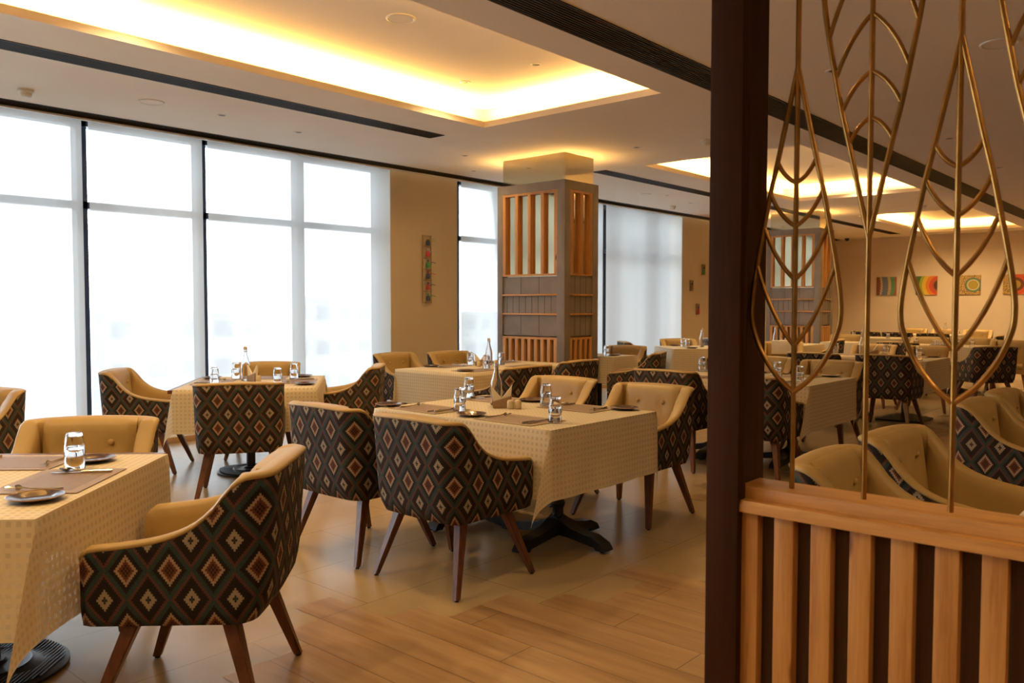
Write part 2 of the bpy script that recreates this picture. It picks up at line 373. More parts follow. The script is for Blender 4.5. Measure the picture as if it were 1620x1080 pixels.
# ------------------------------------------------------------ room shell
X0, XF, YB, YW = -7.4, 23.0, -5.2, 8.5
b = MB(); b.box(X0, XF, YB, 8.75, -.12, 0, mat=0)
ends = {-12: 2.6}
wood_end = []
def strip_end(i, x):
    known = {10: 3.20, 11: 2.79, 12: 2.59, 13: 2.59, 14: 2.39, 15: 2.19, 16: 2.19, 17: 2.38, 18: 1.97, 19: 1.97, 9: 3.0, 8: 2.8, 7: 2.8, 6: 2.5, 20: 2.2, 21: 2.0, 22: 1.8, 23: 2.2, 24: 2.55, 25: 2.35, 26: 2.95, 27: 2.75, 28: 3.1, 29: 2.7, 5: 2.3, 4: 2.1, 3: 2.3}
    return known.get(i, 2.2+.2*((i*7) % 4))
i = -38
while .19+.195*(i+1) < XF:
    xa = .19+.195*i; xb = xa+.195
    if xa > X0+.1:
        ye = strip_end(i, xa); vs = [b.bm.verts.new(p) for p in ((xa, YB, .0012), (xb, YB, .0012), (xb, ye, .0012), (xa, ye, .0012))]
        f_ = b.bm.faces.new(vs); f_.material_index = 1
    i += 1
struct(b.build('floor', ['floor', 'strip'], recalc=False))

b = MB()   # ceiling: window side slab with three raised trays, then the lower slab on the partition side
def slab(x0, x1, y0, y1, z0=H, z1=H+.06): b.box(x0, x1, y0, y1, z0, z1)
YP0, YP1 = 8.20, 8.46                                  # blind pocket
slab(X0, XF, CY1, YP0)
slab(X0, XF, 3.24, CY0)
xs = [X0]+[v_ for c_ in COVES for v_ in c_]+[XF]
for k in range(0, len(xs), 2): slab(xs[k], xs[k+1], CY0, CY1)
slab(X0, XF, YP1, 8.8)
b.box(X0, XF, YP0-.02, YP1+.02, H+.25, H+.30)
b.box(X0, XF, YP0-.02, YP0, H+.06, H+.25)
for a_, b2 in COVES:
    e = .30
    b.box(a_-e, b2+e, CY0-e, CY1+e, HU, HU+.05)
    b.box(a_-e-.04, a_-e, CY0-e, CY1+e, H+.06, HU+.05); b.box(b2+e, b2+e+.04, CY0-e, CY1+e, H+.06, HU+.05)
    b.box(a_-e, b2+e, CY0-e-.04, CY0-e, H+.06, HU+.05); b.box(a_-e, b2+e, CY1+e, CY1+e+.04, H+.06, HU+.05)
b.box(X0, XF, YB, 3.24, HS, HS+.06)
b.box(X0, XF, 3.20, 3.24, HS+.06, HU+.1)
struct(b.build('ceiling', 'ceil'))

# far wall, partition-side wall, wall behind the camera
b = MB(); b.box(XF, XF+.15, YB, 8.8, -.1, HU+.2); struct(b.build('wall_back', 'farwall'))
b = MB(); b.box(X0, XF, YB-.15, YB, -.1, HU); struct(b.build('wall_right', 'wall'))
b = MB(); b.box(X0-.15, X0, YB, 8.8, -.1, HU+.2); struct(b.build('wall_front', 'wall'))
PIL = [(7.14, 8.38), (14.72, 18.0-1.2), (18.50, XF)]
b = MB()
for a_, c_ in PIL: b.box(a_, c_, 8.40, 8.75, 0, H+.1)
struct(b.build('wall_left', 'wall'))
b = MB(); b.box(X0, XF, 8.02, 8.40, 0, .058, bev=.004); b.box(X0, XF, 8.40, 8.75, 0, .058); struct(b.build('baseboard_left', 'kerb'))
b = MB(); b.box(X0, XF, YP0-.004, 8.335, H-.003, H+.02); b.box(X0, XF, 8.315, 8.335, 3.168, H)
for k in range(1, 6): b.box(X0, XF, YP0+k*.02, YP0+.006+k*.02, H-.008, H-.003)
struct(b.build('trim_1', 'grille'))
b = MB(); b.box(X0, XF, 8.312, 8.345, 3.152, 3.168); struct(b.build('trim_2', 'white'))

# windows: mullions, transom, panes
WINS = [(X0, 7.14), (8.38, 14.72), (16.8, 18.50)]
MUL = [[-6.6, -5.36, -4.1, -2.86, -1.62, -.38, .86, 2.10, 3.32, 4.56, 5.82, 7.04], [8.46, 9.70, 10.92, 12.085, 13.40, 14.62], [16.9, 18.1]]
for wi, ((a_, c_), ms) in enumerate(zip(WINS, MUL)):
    b = MB()
    for mx_ in ms: b.box(mx_*1.013-.05, mx_*1.013+.05, 8.60, 8.73, .058, H)
    b.box(a_, c_, 8.60, 8.73, 2.342, 2.41); b.box(a_, c_, 8.60, 8.73, .058, .12); b.box(a_, c_, 8.60, 8.73, H-.05, H+.05)
    fr = struct(b.build('window_%d' % (wi+1), 'frame'))
    edges = [a_]+ms+[c_]
    b = MB(); b.box(a_, c_, 8.655, 8.663, .12, H-.05); p_ = b.build('pane', 'pane', fr)

# roller blinds
bl = [(2.16, 3.275, 'leftmost sheer roller blind, cut by the left edge'), (3.335, 4.50, 'narrow sheer white blind between the two dark window posts'),
      (4.56, 7.10, 'wide sheer white blind left of the first pilaster'), (8.42, 11.93, 'sheer white blind partly hidden by the first column'),
      (12.02, 14.66, 'sheer white blind between first column and second pilaster'), (16.86, 18.44, 'sheer blind glowing just right of the dark post'), (X0+.1, 2.10, 'sheer blind outside the left edge of the frame')]
for a_, c_, lab in bl[:6]:
    r = empty('roller_blind', ((a_+c_)/2, 8.36, .08)); tag(r, lab, 'blind', 'sheer roller blinds along the windows')
    hw = (c_-a_)/2
    b = MB(); n_ = 40
    vs = [[b.bm.verts.new((-hw+2*hw*k/n_, .004*sin(k*1.1+a_)*(1 if j else .2), z_)) for k in range(n_+1)] for j, z_ in enumerate((3.085, 2.2, 1.2, .02))]
    for j in range(3):
        for k in range(n_): b.bm.faces.new([vs[j][k], vs[j][k+1], vs[j+1][k+1], vs[j+1][k]])
    b.build('fabric', 'blind', r)
    b = MB(); b.tube([(-hw, .012, 3.095), (hw, .012, 3.095)], .016, 12); b.build('roller_tube', 'white', r)
    b = MB(); b.box(-hw, hw, -.008, .008, -.005, .022, bev=.004); b.build('bottom_bar', 'white', r)

# ceiling grilles
def grille(name, x0, x1, y0, y1, z, label):
    r = empty(name, ((x0+x1)/2, (y0+y1)/2, z)); tag(r, label, 'air vent')
    hx, hy = (x1-x0)/2, (y1-y0)/2
    b = MB(); b.box(-hx, hx, -hy, -hy+.012, -.006, 0); b.box(-hx, hx, hy-.012, hy, -.006, 0); b.box(-hx, -hx+.012, -hy, hy, -.006, 0); b.box(hx-.012, hx, -hy, hy, -.006, 0)
    b.box(-hx, hx, -hy, hy, -.0015, 0); b.build('frame', 'grille', r)
    b = MB(); n_ = int((y1-y0)/.022)
    for k in range(1, n_): yy = -hy+k*2*hy/n_; b.box(-hx+.012, hx-.012, yy-.004, yy+.004, -.006, -.0015)
    b.build('slats', 'grille', r)
grille('linear_diffuser', X0+.2, 6.20, 6.40, 6.63, H, 'long dark ceiling vent along the windows above the left tables')
grille('linear_diffuser', 9.19, 22.0, 6.40, 6.63, H, 'long dark ceiling vent starting right of the first column')
grille('linear_diffuser', X0+.2, 22.4, 2.66, 2.93, HS, 'wide dark ribbed vent crossing the lower ceiling')

# ------------------------------------------------------------ ceiling fittings
def proto_fit():
    r = empty('downlight'); b = MB(); b.lathe([(.030, -.001), (.042, -.006), (.052, -.004), (.054, 0), (.03, 0)], seg=28, close=True); b.build('trim_ring', 'white', r)
    b = MB(); b.lathe([(0, -.0025), (.031, -.002), (.031, 0), (0, 0)], seg=24); b.build('lens', 'lampin', r); tag(r, 'x', 'ceiling light'); PROTO['spot'] = r
    r = empty('ceiling_speaker'); b = MB(); b.lathe([(.086, -.004), (.097, -.009), (.108, -.005), (.110, 0), (.08, 0)], seg=36, close=True); b.build('rim', 'white', r)
    b = MB(); b.lathe([(0, -.006), (.088, -.005), (.088, 0), (0, 0)], seg=30); b.build('mesh_cover', 'ceil', r); tag(r, 'x', 'ceiling speaker'); PROTO['speaker'] = r
    r = empty('smoke_detector'); b = MB(); b.lathe([(0, 0), (.062, 0), (.062, -.02), (.05, -.028), (0, -.028)], seg=28); b.build('base', 'white', r)
    b = MB(); b.lathe([(0, -.028), (.048, -.028), (.046, -.05), (.03, -.064), (0, -.066)], seg=28); b.build('head', 'white', r); tag(r, 'x', 'smoke detector'); PROTO['smoke'] = r
proto_fit()
for k, x, y, z, lab in (
    ('smoke', 2.59, 7.74, H, 'smoke detector at the far left above the first blind'), ('smoke', 8.26, 4.42, H, 'smoke detector left of the dark post at ceiling height'),
    ('smoke', 13.29, 7.78, H, 'smoke detector over the blind right of the first column'), ('smoke', 16.17, 4.32, H, 'smoke detector seen between the leaves before the third tray'),
    ('speaker', 3.48, 7.34, H, 'round flush speaker in the ceiling above the left windows'), ('speaker', 11.58, 7.30, H, 'round flush speaker beyond the first column'),
    ('speaker', 4.03, 4.61, HU, 'large round fitting inside the nearest raised ceiling tray'),
    ('speaker', 12.36, 4.62, HU, 'round fitting inside the second raised ceiling tray'),
    ('speaker', 5.68, 1.11, HS, 'large round fitting of the lower ceiling at upper right'),
    ('spot', 4.16, 7.34, H, 'small downlight over the window table, right of the speaker'), ('spot', 5.09, 7.45, H, 'small downlight above the wide blind'),
    ('spot', 5.55, 5.46, HU, 'small downlight in the near tray, closer to the windows'), ('spot', 5.55, 4.60, HU, 'small downlight in the near tray, closer to the soffit'),
    ('spot', 8.12, 5.23, H, 'small downlight right of the column head'), ('spot', 7.20, 7.08, H, 'small downlight left of the column head'),
    ('spot', 8.08, 7.78, H, 'small downlight over the first pilaster'), ('spot', 11.95, 7.10, H, 'small downlight next to the speaker beyond the column'),
    ('spot', 13.10, 7.30, H, 'small downlight beside the dome detector beyond the column'), ('spot', 5.61, 2.07, HS, 'downlight of the lower ceiling seen between the first two leaves'),
    ('spot', 8.56, 2.07, HS, 'downlight of the lower ceiling inside the second upright leaf'), ('spot', 10.72, 2.07, HS, 'farthest downlight of the lower ceiling, right of the leaf'),
    ('spot', 13.85, 4.63, HU, 'small downlight in the second tray, right one'), ('spot', 13.87, 5.53, HU, 'small downlight in the second tray, left one'),
    ('spot', 21.28, 7.42, H, 'small downlight before the far wall')):
    put(k, (x, y, z), 0, lab)
r = empty('security_camera', (22.3, 7.8, H)); tag(r, 'small dark dome camera near the far wall', 'security camera')
b = MB(); b.lathe([(0, 0), (.075, 0), (.07, -.03), (0, -.03)], seg=20); b.build('base', 'white', r)
b = MB(); b.lathe([(0, -.03), (.058, -.03), (.05, -.07), (.025, -.095), (0, -.1)], seg=20); b.build('dome', 'black', r)

# ------------------------------------------------------------ columns
def column(x, y, label):
    X1, Y1 = x+.68, y+1.07; top = 2.873
    r = empty('clad_column', (x+.34, y+.535, 0)); tag(r, label, 'column')
    ox, oy = x+.34, y+.535
    def B(): return MB()
    def P(b, n_, m_): o = b.build(n_, m_, r); o.location = (-ox, -oy, 0); return o
    b = B(); b.box(x+.05, X1-.05, y+.04, Y1-.05, 1.74, H); P(b, 'mirror_core', 'mirror')
    b = B()
    fz = .115
    for (a0, a1, c0, c1) in ((x, x+fz, y, y+fz), (X1-fz, X1, y, y+fz), (x, x+fz, Y1-.085, Y1), (X1-fz, X1, Y1-.085, Y1)): b.box(a0, a1, c0, c1, 0, 2.765, bev=.002)
    b.box(x, X1, y, y+.04, 2.765, top); b.box(x, X1, Y1-.04, Y1, 2.765, top); b.box(x, x+.04, y+.04, Y1-.04, 2.765, top); b.box(X1-.04, X1, y+.04, Y1-.04, 2.765, top)
    b.box(x+.02, X1-.02, y+.02, Y1-.02, 1.02, 1.74); b.box(x+.06, X1-.06, y+.06, Y1-.06, .0, 1.02)
    b.box(x, X1, y, Y1, 0, .09)
    P(b, 'cladding', 'taupe')
    b = B()
    def groove(yy, z0, z1): b.box(x+.0185, x+.02, yy-.0025, yy+.0025, z0, z1)
    ya, yb = y+fz, Y1-.085
    for k in range(1, 3):
        for z0, z1 in ((1.525, 1.74), (1.03, 1.275)): groove(ya+(yb-ya)*k/3, z0, z1)
    for k in range(1, 9): groove(ya+(yb-ya)*k/8.6, 1.29, 1.51)
    for z0, z1 in ((1.525, 1.74), (1.29, 1.51), (1.03, 1.275)):
        for k in range(1, 4): xx = x+fz+(.45)*k/4; b.box(xx-.002, xx+.002, y+.0185, y+.02, z0, z1)
    P(b, 'grooves', 'taupe_line')
    for z_ in (1.517, 1.283):
        b = B(); b.box(x-.004, x+.02, ya, yb, z_-.010, z_+.010, bev=.002); P(b, 'pine_strip', 'pine_rail')
        b = B(); b.box(x+fz, X1-fz, y-.004, y+.02, z_-.010, z_+.010, bev=.002); P(b, 'pine_strip', 'pine_rail')
    for z0, z1, nf, nr, dep in ((1.75, 2.765, 5, 3, .085), (.09, 1.004, 9, 5, .05)):
        b = B()
        b.box(x+.004, x+dep, ya, yb, z1-.028, z1); b.box(x+.004, x+dep, ya, yb, z0, z0+.022)
        b.box(x+fz, X1-fz, y+.004, y+dep, z1-.028, z1); b.box(x+fz, X1-fz, y+.004, y+dep, z0, z0+.022); P(b, 'slat_frame', 'pine_rail')
        wf = .048
        for k in range(nf):
            yy = ya+wf/2+(yb-ya-wf)*k/(nf-1); b = B(); b.box(x+.003, x+dep, yy-wf/2, yy+wf/2, z0+.022, z1-.028, bev=.002); P(b, 'slat', 'pine')
        wr = .045 if nr == 5 else .07
        xa, xb = x+fz, X1-fz
        for k in range(nr):
            xx = xa+wr/2+(xb-xa-wr)*k/(nr-1); b = B(); b.box(xx-wr/2, xx+wr/2, y+.003, y+dep*.8, z0+.022, z1-.028, bev=.002); P(b, 'slat', 'pine')
    return r
column(7.75, 5.98, 'nearer slatted column with mirrored head, rising behind the long table')
column(15.69, 5.98, 'farther slatted column with mirrored head, seen behind the left brass leaf')

# ------------------------------------------------------------ chairs
def crom(pts, x):
    for k in range(len(pts)-1):
        if pts[k][0] <= x <= pts[k+1][0]:
            p0 = pts[max(k-1, 0)]; p1 = pts[k]; p2 = pts[k+1]; p3 = pts[min(k+2, len(pts)-1)]
            t = (x-p1[0])/(p2[0]-p1[0]); m1 = (p2[1]-p0[1])/(p2[0]-p0[0])*(p2[0]-p1[0]); m2 = (p3[1]-p1[1])/(p3[0]-p1[0])*(p2[0]-p1[0])
            return (2*t**3-3*t*t+1)*p1[1]+(t**3-2*t*t+t)*m1+(-2*t**3+3*t*t)*p2[1]+(t**3-t*t)*m2
    return pts[0][1] if x < pts[0][0] else pts[-1][1]
HP = [(0, .832), (.05, .830), (.10, .790), (.15, .727), (.22, .670), (.32, .632), (.45, .611), (.54, .602), (.56, .594), (.58, .572)]
def make_chair():
    W, Rr, F = .295, .085, .575
    path = []
    def side(sg):
        out = []
        for k in range(17):
            x = F-(F-Rr)*k/16; e = max(0, (x-(F-.02))/.02); out.append((x, sg*(W-.012*e*e), 0, sg))
        return out
    L = side(1)
    arc = [(Rr-Rr*sin(a), W-Rr+Rr*cos(a), -sin(a), cos(a)) for a in [pi/2*k/7 for k in range(1, 8)]]
    back = [(0, (W-Rr)*(1-2*k/12), -1, 0) for k in range(1, 12)]
    arc2 = [(x, -y, nx, -ny) for x, y, nx, ny in reversed(arc)]
    Rt = [(x, -y, nx, -ny) for x, y, nx, ny in reversed(L)]
    path = L+arc+back+arc2+Rt
    path = [(x-.016*max(0, 1-(y/W)**2)*(1 if x < .09 else 0), y, nx, ny) for x, y, nx, ny in path]
    n = len(path); s_ = [0.]
    for k in range(1, n): s_.append(s_[-1]+math.hypot(path[k][0]-path[k-1][0], path[k][1]-path[k-1][1]))
    mid = s_[-1]/2
    def hh(x, y): return crom(HP, max(0, x+.0))+(.010*max(0, 1-(y/W)**2) if x < .09 else 0)
    def pos(k, o, z):
        x, y, nx, ny = path[k]; bk = max(0, -nx); ln = (.035*bk+.010*(1-bk))*((z-.345)/.5) - (.016*((.42-z)/.075)**2 if z < .42 else 0) - .02*bk*max(0, (.52-z)/.175)**2
        d = ln-o; return (x+nx*d, y+ny*d, z)
    root = empty('dining_chair')
    # patterned outer shell
    b = MB(); uvl = b.bm.loops.layers.uv.new('UVMap'); nz = 10
    cols = []
    for k in range(n):
        h = hh(path[k][0], path[k][1])-.009
        cols.append([b.bm.verts.new(pos(k, 0, .345+(h-.345)*j/nz)) for j in range(nz+1)])
    for k in range(n-1):
        for j in range(nz):
            f = b.bm.faces.new([cols[k][j], cols[k+1][j], cols[k+1][j+1], cols[k][j+1]])
            for lp, (kk, jj) in zip(f.loops, ((k, j), (k+1, j), (k+1, j+1), (k, j+1))): lp[uvl].uv = (s_[kk]-mid, cols[kk][jj].co.z)
    sh = b.build('outer_shell', 'kilim', root, 50); md = sh.modifiers.new('thick', 'SOLIDIFY'); md.thickness = .006; md.offset = -1
    # tan lining rolled over the top edge
    b = MB(); cols = []
    for k in range(n):
        x, y, nx, ny = path[k]; h = hh(x, y); t = .055+.03*max(0, min(1, (.30-x)/.16))
        pr = [(.004, h-.014), (-.002, h-.009), (-.003, h-.003), (.002, h+.003), (.012, h+.007), (.030, h+.007), (t-.012, h+.001), (t-.002, h-.012), (t+.003, h-.05), (t+.004, .60 if h > .66 else h-.10), (t+.004, .40)]
        cols.append([b.bm.verts.new(pos(k, o_, z_)) for o_, z_ in pr])
    for k in range(n-1):
        for j in range(len(cols[0])-1): b.bm.faces.new([cols[k][j], cols[k+1][j], cols[k+1][j+1], cols[k][j+1]])
    for k in (0, n-1):
        c_ = cols[k]; bo = [b.bm.verts.new(pos(k, o_, .350)) for o_ in (.058, .004)]
        b.bm.faces.new(c_+bo)
    b.build('inner_lining', 'leather', root, 60)
    # dark underside and seat
    b = MB(); b.box(.055, .548, -.245, .245, .352, .425, bev=.01); b.build('seat_base', 'leather', root)
    b = MB(); b.box(.07, .565, -.236, .236, .42, .488, bev=.026, seg=4); b.build('seat_cushion', 'leather', root, 60)
    # back cushion
    b = MB(); ny_, nz_ = 14, 12; hw = .208; fr = []; bk = []
    for j in range(nz_+1):
        z = .47+(.836-.47)*j/nz_; row = []; rb = []
        for k in range(ny_+1):
            y = -hw+2*hw*k/ny_; e = 1-abs(y/hw)**6; ez = 1-max(0, (z-.79)/.046)**3
            crown = .010*(1-(y/.295)**2) if j == nz_ else .010*(1-(y/.295)**2)*j/nz_
            xf = .118-.055*(z-.47)/.376
            dim = sum(.016*math.exp(-((y-q)**2+(z-.705)**2)/.0006) for q in (-.1, .1))
            row.append(b.bm.verts.new((xf*1.0+(-.012 if (k in (0, ny_)) else 0)+.006*e-dim-.022*(1-ez), y, z+crown)))
            rb.append(b.bm.verts.new((-.012+.0*z, y, z+crown-.004)))
        fr.append(row); bk.append(rb)
    for j in range(nz_):
        for k in range(ny_):
            b.bm.faces.new([fr[j][k], fr[j][k+1], fr[j+1][k+1], fr[j+1][k]])
        b.bm.faces.new([fr[j][0], fr[j+1][0], bk[j+1][0], bk[j][0]]); b.bm.faces.new([fr[j][-1], fr[j+1][-1], bk[j+1][-1], bk[j][-1]])
    for k in range(ny_): b.bm.faces.new([fr[-1][k], fr[-1][k+1], bk[-1][k+1], bk[-1][k]])
    cu = b.build('backrest_cushion', 'leather', root, 60)
    for q in (-.1, .1):
        b = MB(); T = Matrix.Translation((.083, q, .735)) @ Matrix.Rotation(radians(90), 4, 'Y'); b.lathe([(0, .010), (.007, .009), (.013, .004), (.015, -.001), (.012, -.006), (0, -.008)], seg=16, tilt=T); b.build('button', 'leather', cu, 60)
    for sg in (1, -1):
        for x0, x1 in ((.12, .012), (.43, .56)):
            b = MB(); b.taper((x0, sg*.215, .350), (x1, sg*.292, .008), .052, .030); lg = b.build('leg', 'walnut', root)
            b = MB(); b.lathe([(0, 0), (.011, 0), (.011, .010), (0, .010)], (x1, sg*.292, 0), 12); b.build('foot_glide', 'black', lg)
    tag(root, 'x', 'chair', 'kilim-backed armchairs'); PROTO['chair'] = root
make_chair()
def chair(x, y, deg, lab): return put('chair', (x, y, .0013), radians(deg), lab)

# ------------------------------------------------------------ tables and cloths
def pedestal(cx, cy, rot, lx, ly, base, label, group=None):
    r = empty('dining_table', (cx, cy, .0013), rot); tag(r, label, 'table', group)
    b = MB(); b.box(-lx/2, lx/2, -ly/2, ly/2, .715, .742, bev=.004); b.build('tabletop', 'walnut', r)
    if base == 'claw':
        b = MB(); b.lathe([(0, .06), (.05, .06), (.05, .10), (.035, .13), (.033, .20), (.045, .23), (.033, .26), (.033, .64), (.05, .67), (.05, .70), (.0, .70)], seg=20)
        b.box(-.17, .17, -.17, .17, .70, .715); b.build('post', 'black', r)
        for k in range(4):
            b = MB(); ln = .36
            b.prism([(0, .055), (0, .165), (.05, .14), (.12, .105), (.22, .085), (.27, .082), (ln-.02, .05), (ln, .022), (ln, .012), (ln-.06, .012), (ln-.07, .026), (.10, .05)], 'y', -.042, .042)
            b.lathe([(0, 0), (.013, 0), (.013, .014), (0, .014)], (ln-.04, 0, 0), 10)
            o = b.build('foot', 'black', r, 30); o.rotation_euler = (0, 0, k*pi/2)
    elif base == 'round':
        b = MB(); b.lathe([(0, .02), (.036, .02), (.036, .70), (0, .70)], seg=24); b.box(-.17, .17, -.17, .17, .70, .715); b.build('post', 'black', r)
        b = MB(); b.lathe([(0, .045), (.05, .045), (.06, .034), (.13, .030), (.14, .035), (.15, .029), (.255, .016), (.268, .012), (.268, .006), (0, .006)], seg=64)
        for k in range(-18, 19):
            yy = k*.0145; xx = math.sqrt(max(0, .25**2-yy*yy))
            if xx > .06:
                for sg in (-1, 1):
                    x_in = math.sqrt(max(0, .062**2-yy*yy)) if abs(yy) < .062 else 0
                    if xx-x_in > .02: b.taper((0, 0, 0), (0, 0, 0), 0, 0) if False else b.box(min(sg*x_in, sg*xx), max(sg*x_in, sg*xx), yy-.003, yy+.003, .020, .0335-.012*abs(yy)/.25)
        for k in range(4): b.lathe([(0, -.0), (.014, 0), (.014, .007), (0, .007)], (.22*cos(k*pi/2+.6), .22*sin(k*pi/2+.6), 0), 10)
        b.build('base', 'black', r, 30)
    else:
        b = MB(); b.lathe([(0, .03), (.036, .03), (.036, .70), (0, .70)], seg=24); b.box(-.17, .17, -.17, .17, .70, .715); b.build('post', 'black', r)
        b = MB(); q = [b.bm.verts.new(p) for p in ((-.26, -.26, 0), (.26, -.26, 0), (.26, .26, 0), (-.26, .26, 0), (-.26, -.26, .018), (.26, -.26, .018), (.26, .26, .018), (-.26, .26, .018), (-.05, -.05, .075), (.05, -.05, .075), (.05, .05, .075), (-.05, .05, .075))]
        b.bm.faces.new(q[0:4][::-1])
        for k in range(4):
            k2 = (k+1) % 4; b.bm.faces.new([q[k], q[k2], q[4+k2], q[4+k]]); b.bm.faces.new([q[4+k], q[4+k2], q[8+k2], q[8+k]])
        b.bm.faces.new(q[8:12]); b.build('base', 'black', r, 20)
    return r

def cloth(cx, cy, rot, lx, ly, label, drop=.35, seed=0, group='cream tablecloths with sheer squares', dense=True):
    rnd = random.Random(seed); ph = [rnd.uniform(0, 6.28) for _ in range(8)]
    zt = .7465; hx, hy = lx/2, ly/2
    N = 10 if dense else 6; step = .05 if dense else .1
    def axis(h):
        n_ = max(4, int(2*h/step)); a = [-h+2*h*k/n_ for k in range(n_+1)]
        e = [drop*k/N for k in range(1, N+1)]
        return [-h-q for q in reversed(e)]+a+[h+q for q in e]
    ax, ay = axis(hx), axis(hy)
    b = MB(); uvl = b.bm.loops.layers.uv.new('UVMap'); G = []
    for u in ax:
        row = []
        for v_ in ay:
            a = max(0, abs(u)-hx); c_ = max(0, abs(v_)-hy); su = 1 if u > 0 else -1; sv = 1 if v_ > 0 else -1
            uu = max(-hx, min(hx, u)); vv = max(-hy, min(hy, v_))
            r_ = math.hypot(a, c_); th = math.atan2(c_, a) if r_ > 0 else 0
            if r_ == 0: x, y, z = uu, vv, zt
            else:
                t = r_/drop
                if a > 0 and c_ > 0:
                    q = sin(2*th)**2
                    off = .006+r_*(.035+.22*q*(1 if r_ > .05 else r_/.05)*(.75+.2*sin(ph[0]+su+2*sv)))
                    # lay the spare fabric of the corner against one side as a fold
                    lat = r_*.12*q*min(1, r_/.08); bs = .006+r_*.018
                    x = uu+su*(cos(th)*bs+.17*r_*q); y = vv+sv*(sin(th)*bs)-sv*lat*(1 if th < .8 else 1.)
                    off = math.hypot(bs+.17*r_*q, lat)
                    z = zt-math.sqrt(max(0, r_*r_-(off-.006)**2))-.004
                else:
                    wv_ = .5+.5*sin((u if c_ > 0 else v_)*19+ph[1 if c_ > 0 else 2]+(3 if su < 0 else 0)); wv2 = .5+.5*sin((u if c_ > 0 else v_)*8.3+ph[3])
                    ec = (hx-abs(uu)) if c_ > 0 else (hy-abs(vv)); fe = min(1, ec/.12)
                    off = .006+r_*(.018+fe*(.030*wv_+.025*wv2)*t)
                    z = zt-math.sqrt(max(0, r_*r_-(off-.006)**2))-.004
                    x = uu+(su*off if a > 0 else 0); y = vv+(sv*off if c_ > 0 else 0)
            row.append((b.bm.verts.new((x, y, z)), (u, v_)))
        G.append(row)
    for k in range(len(ax)-1):
        for j in range(len(ay)-1):
            q = [G[k][j], G[k+1][j], G[k+1][j+1], G[k][j+1]]; f = b.bm.faces.new([p[0] for p in q])
            for lp, p in zip(f.loops, q): lp[uvl].uv = p[1]
    o = b.build('tablecloth', 'cloth', None, 80); o.location = (cx, cy, .0013); o.rotation_euler = (0, 0, rot)
    tag(o, label, 'tablecloth', group)
    return o

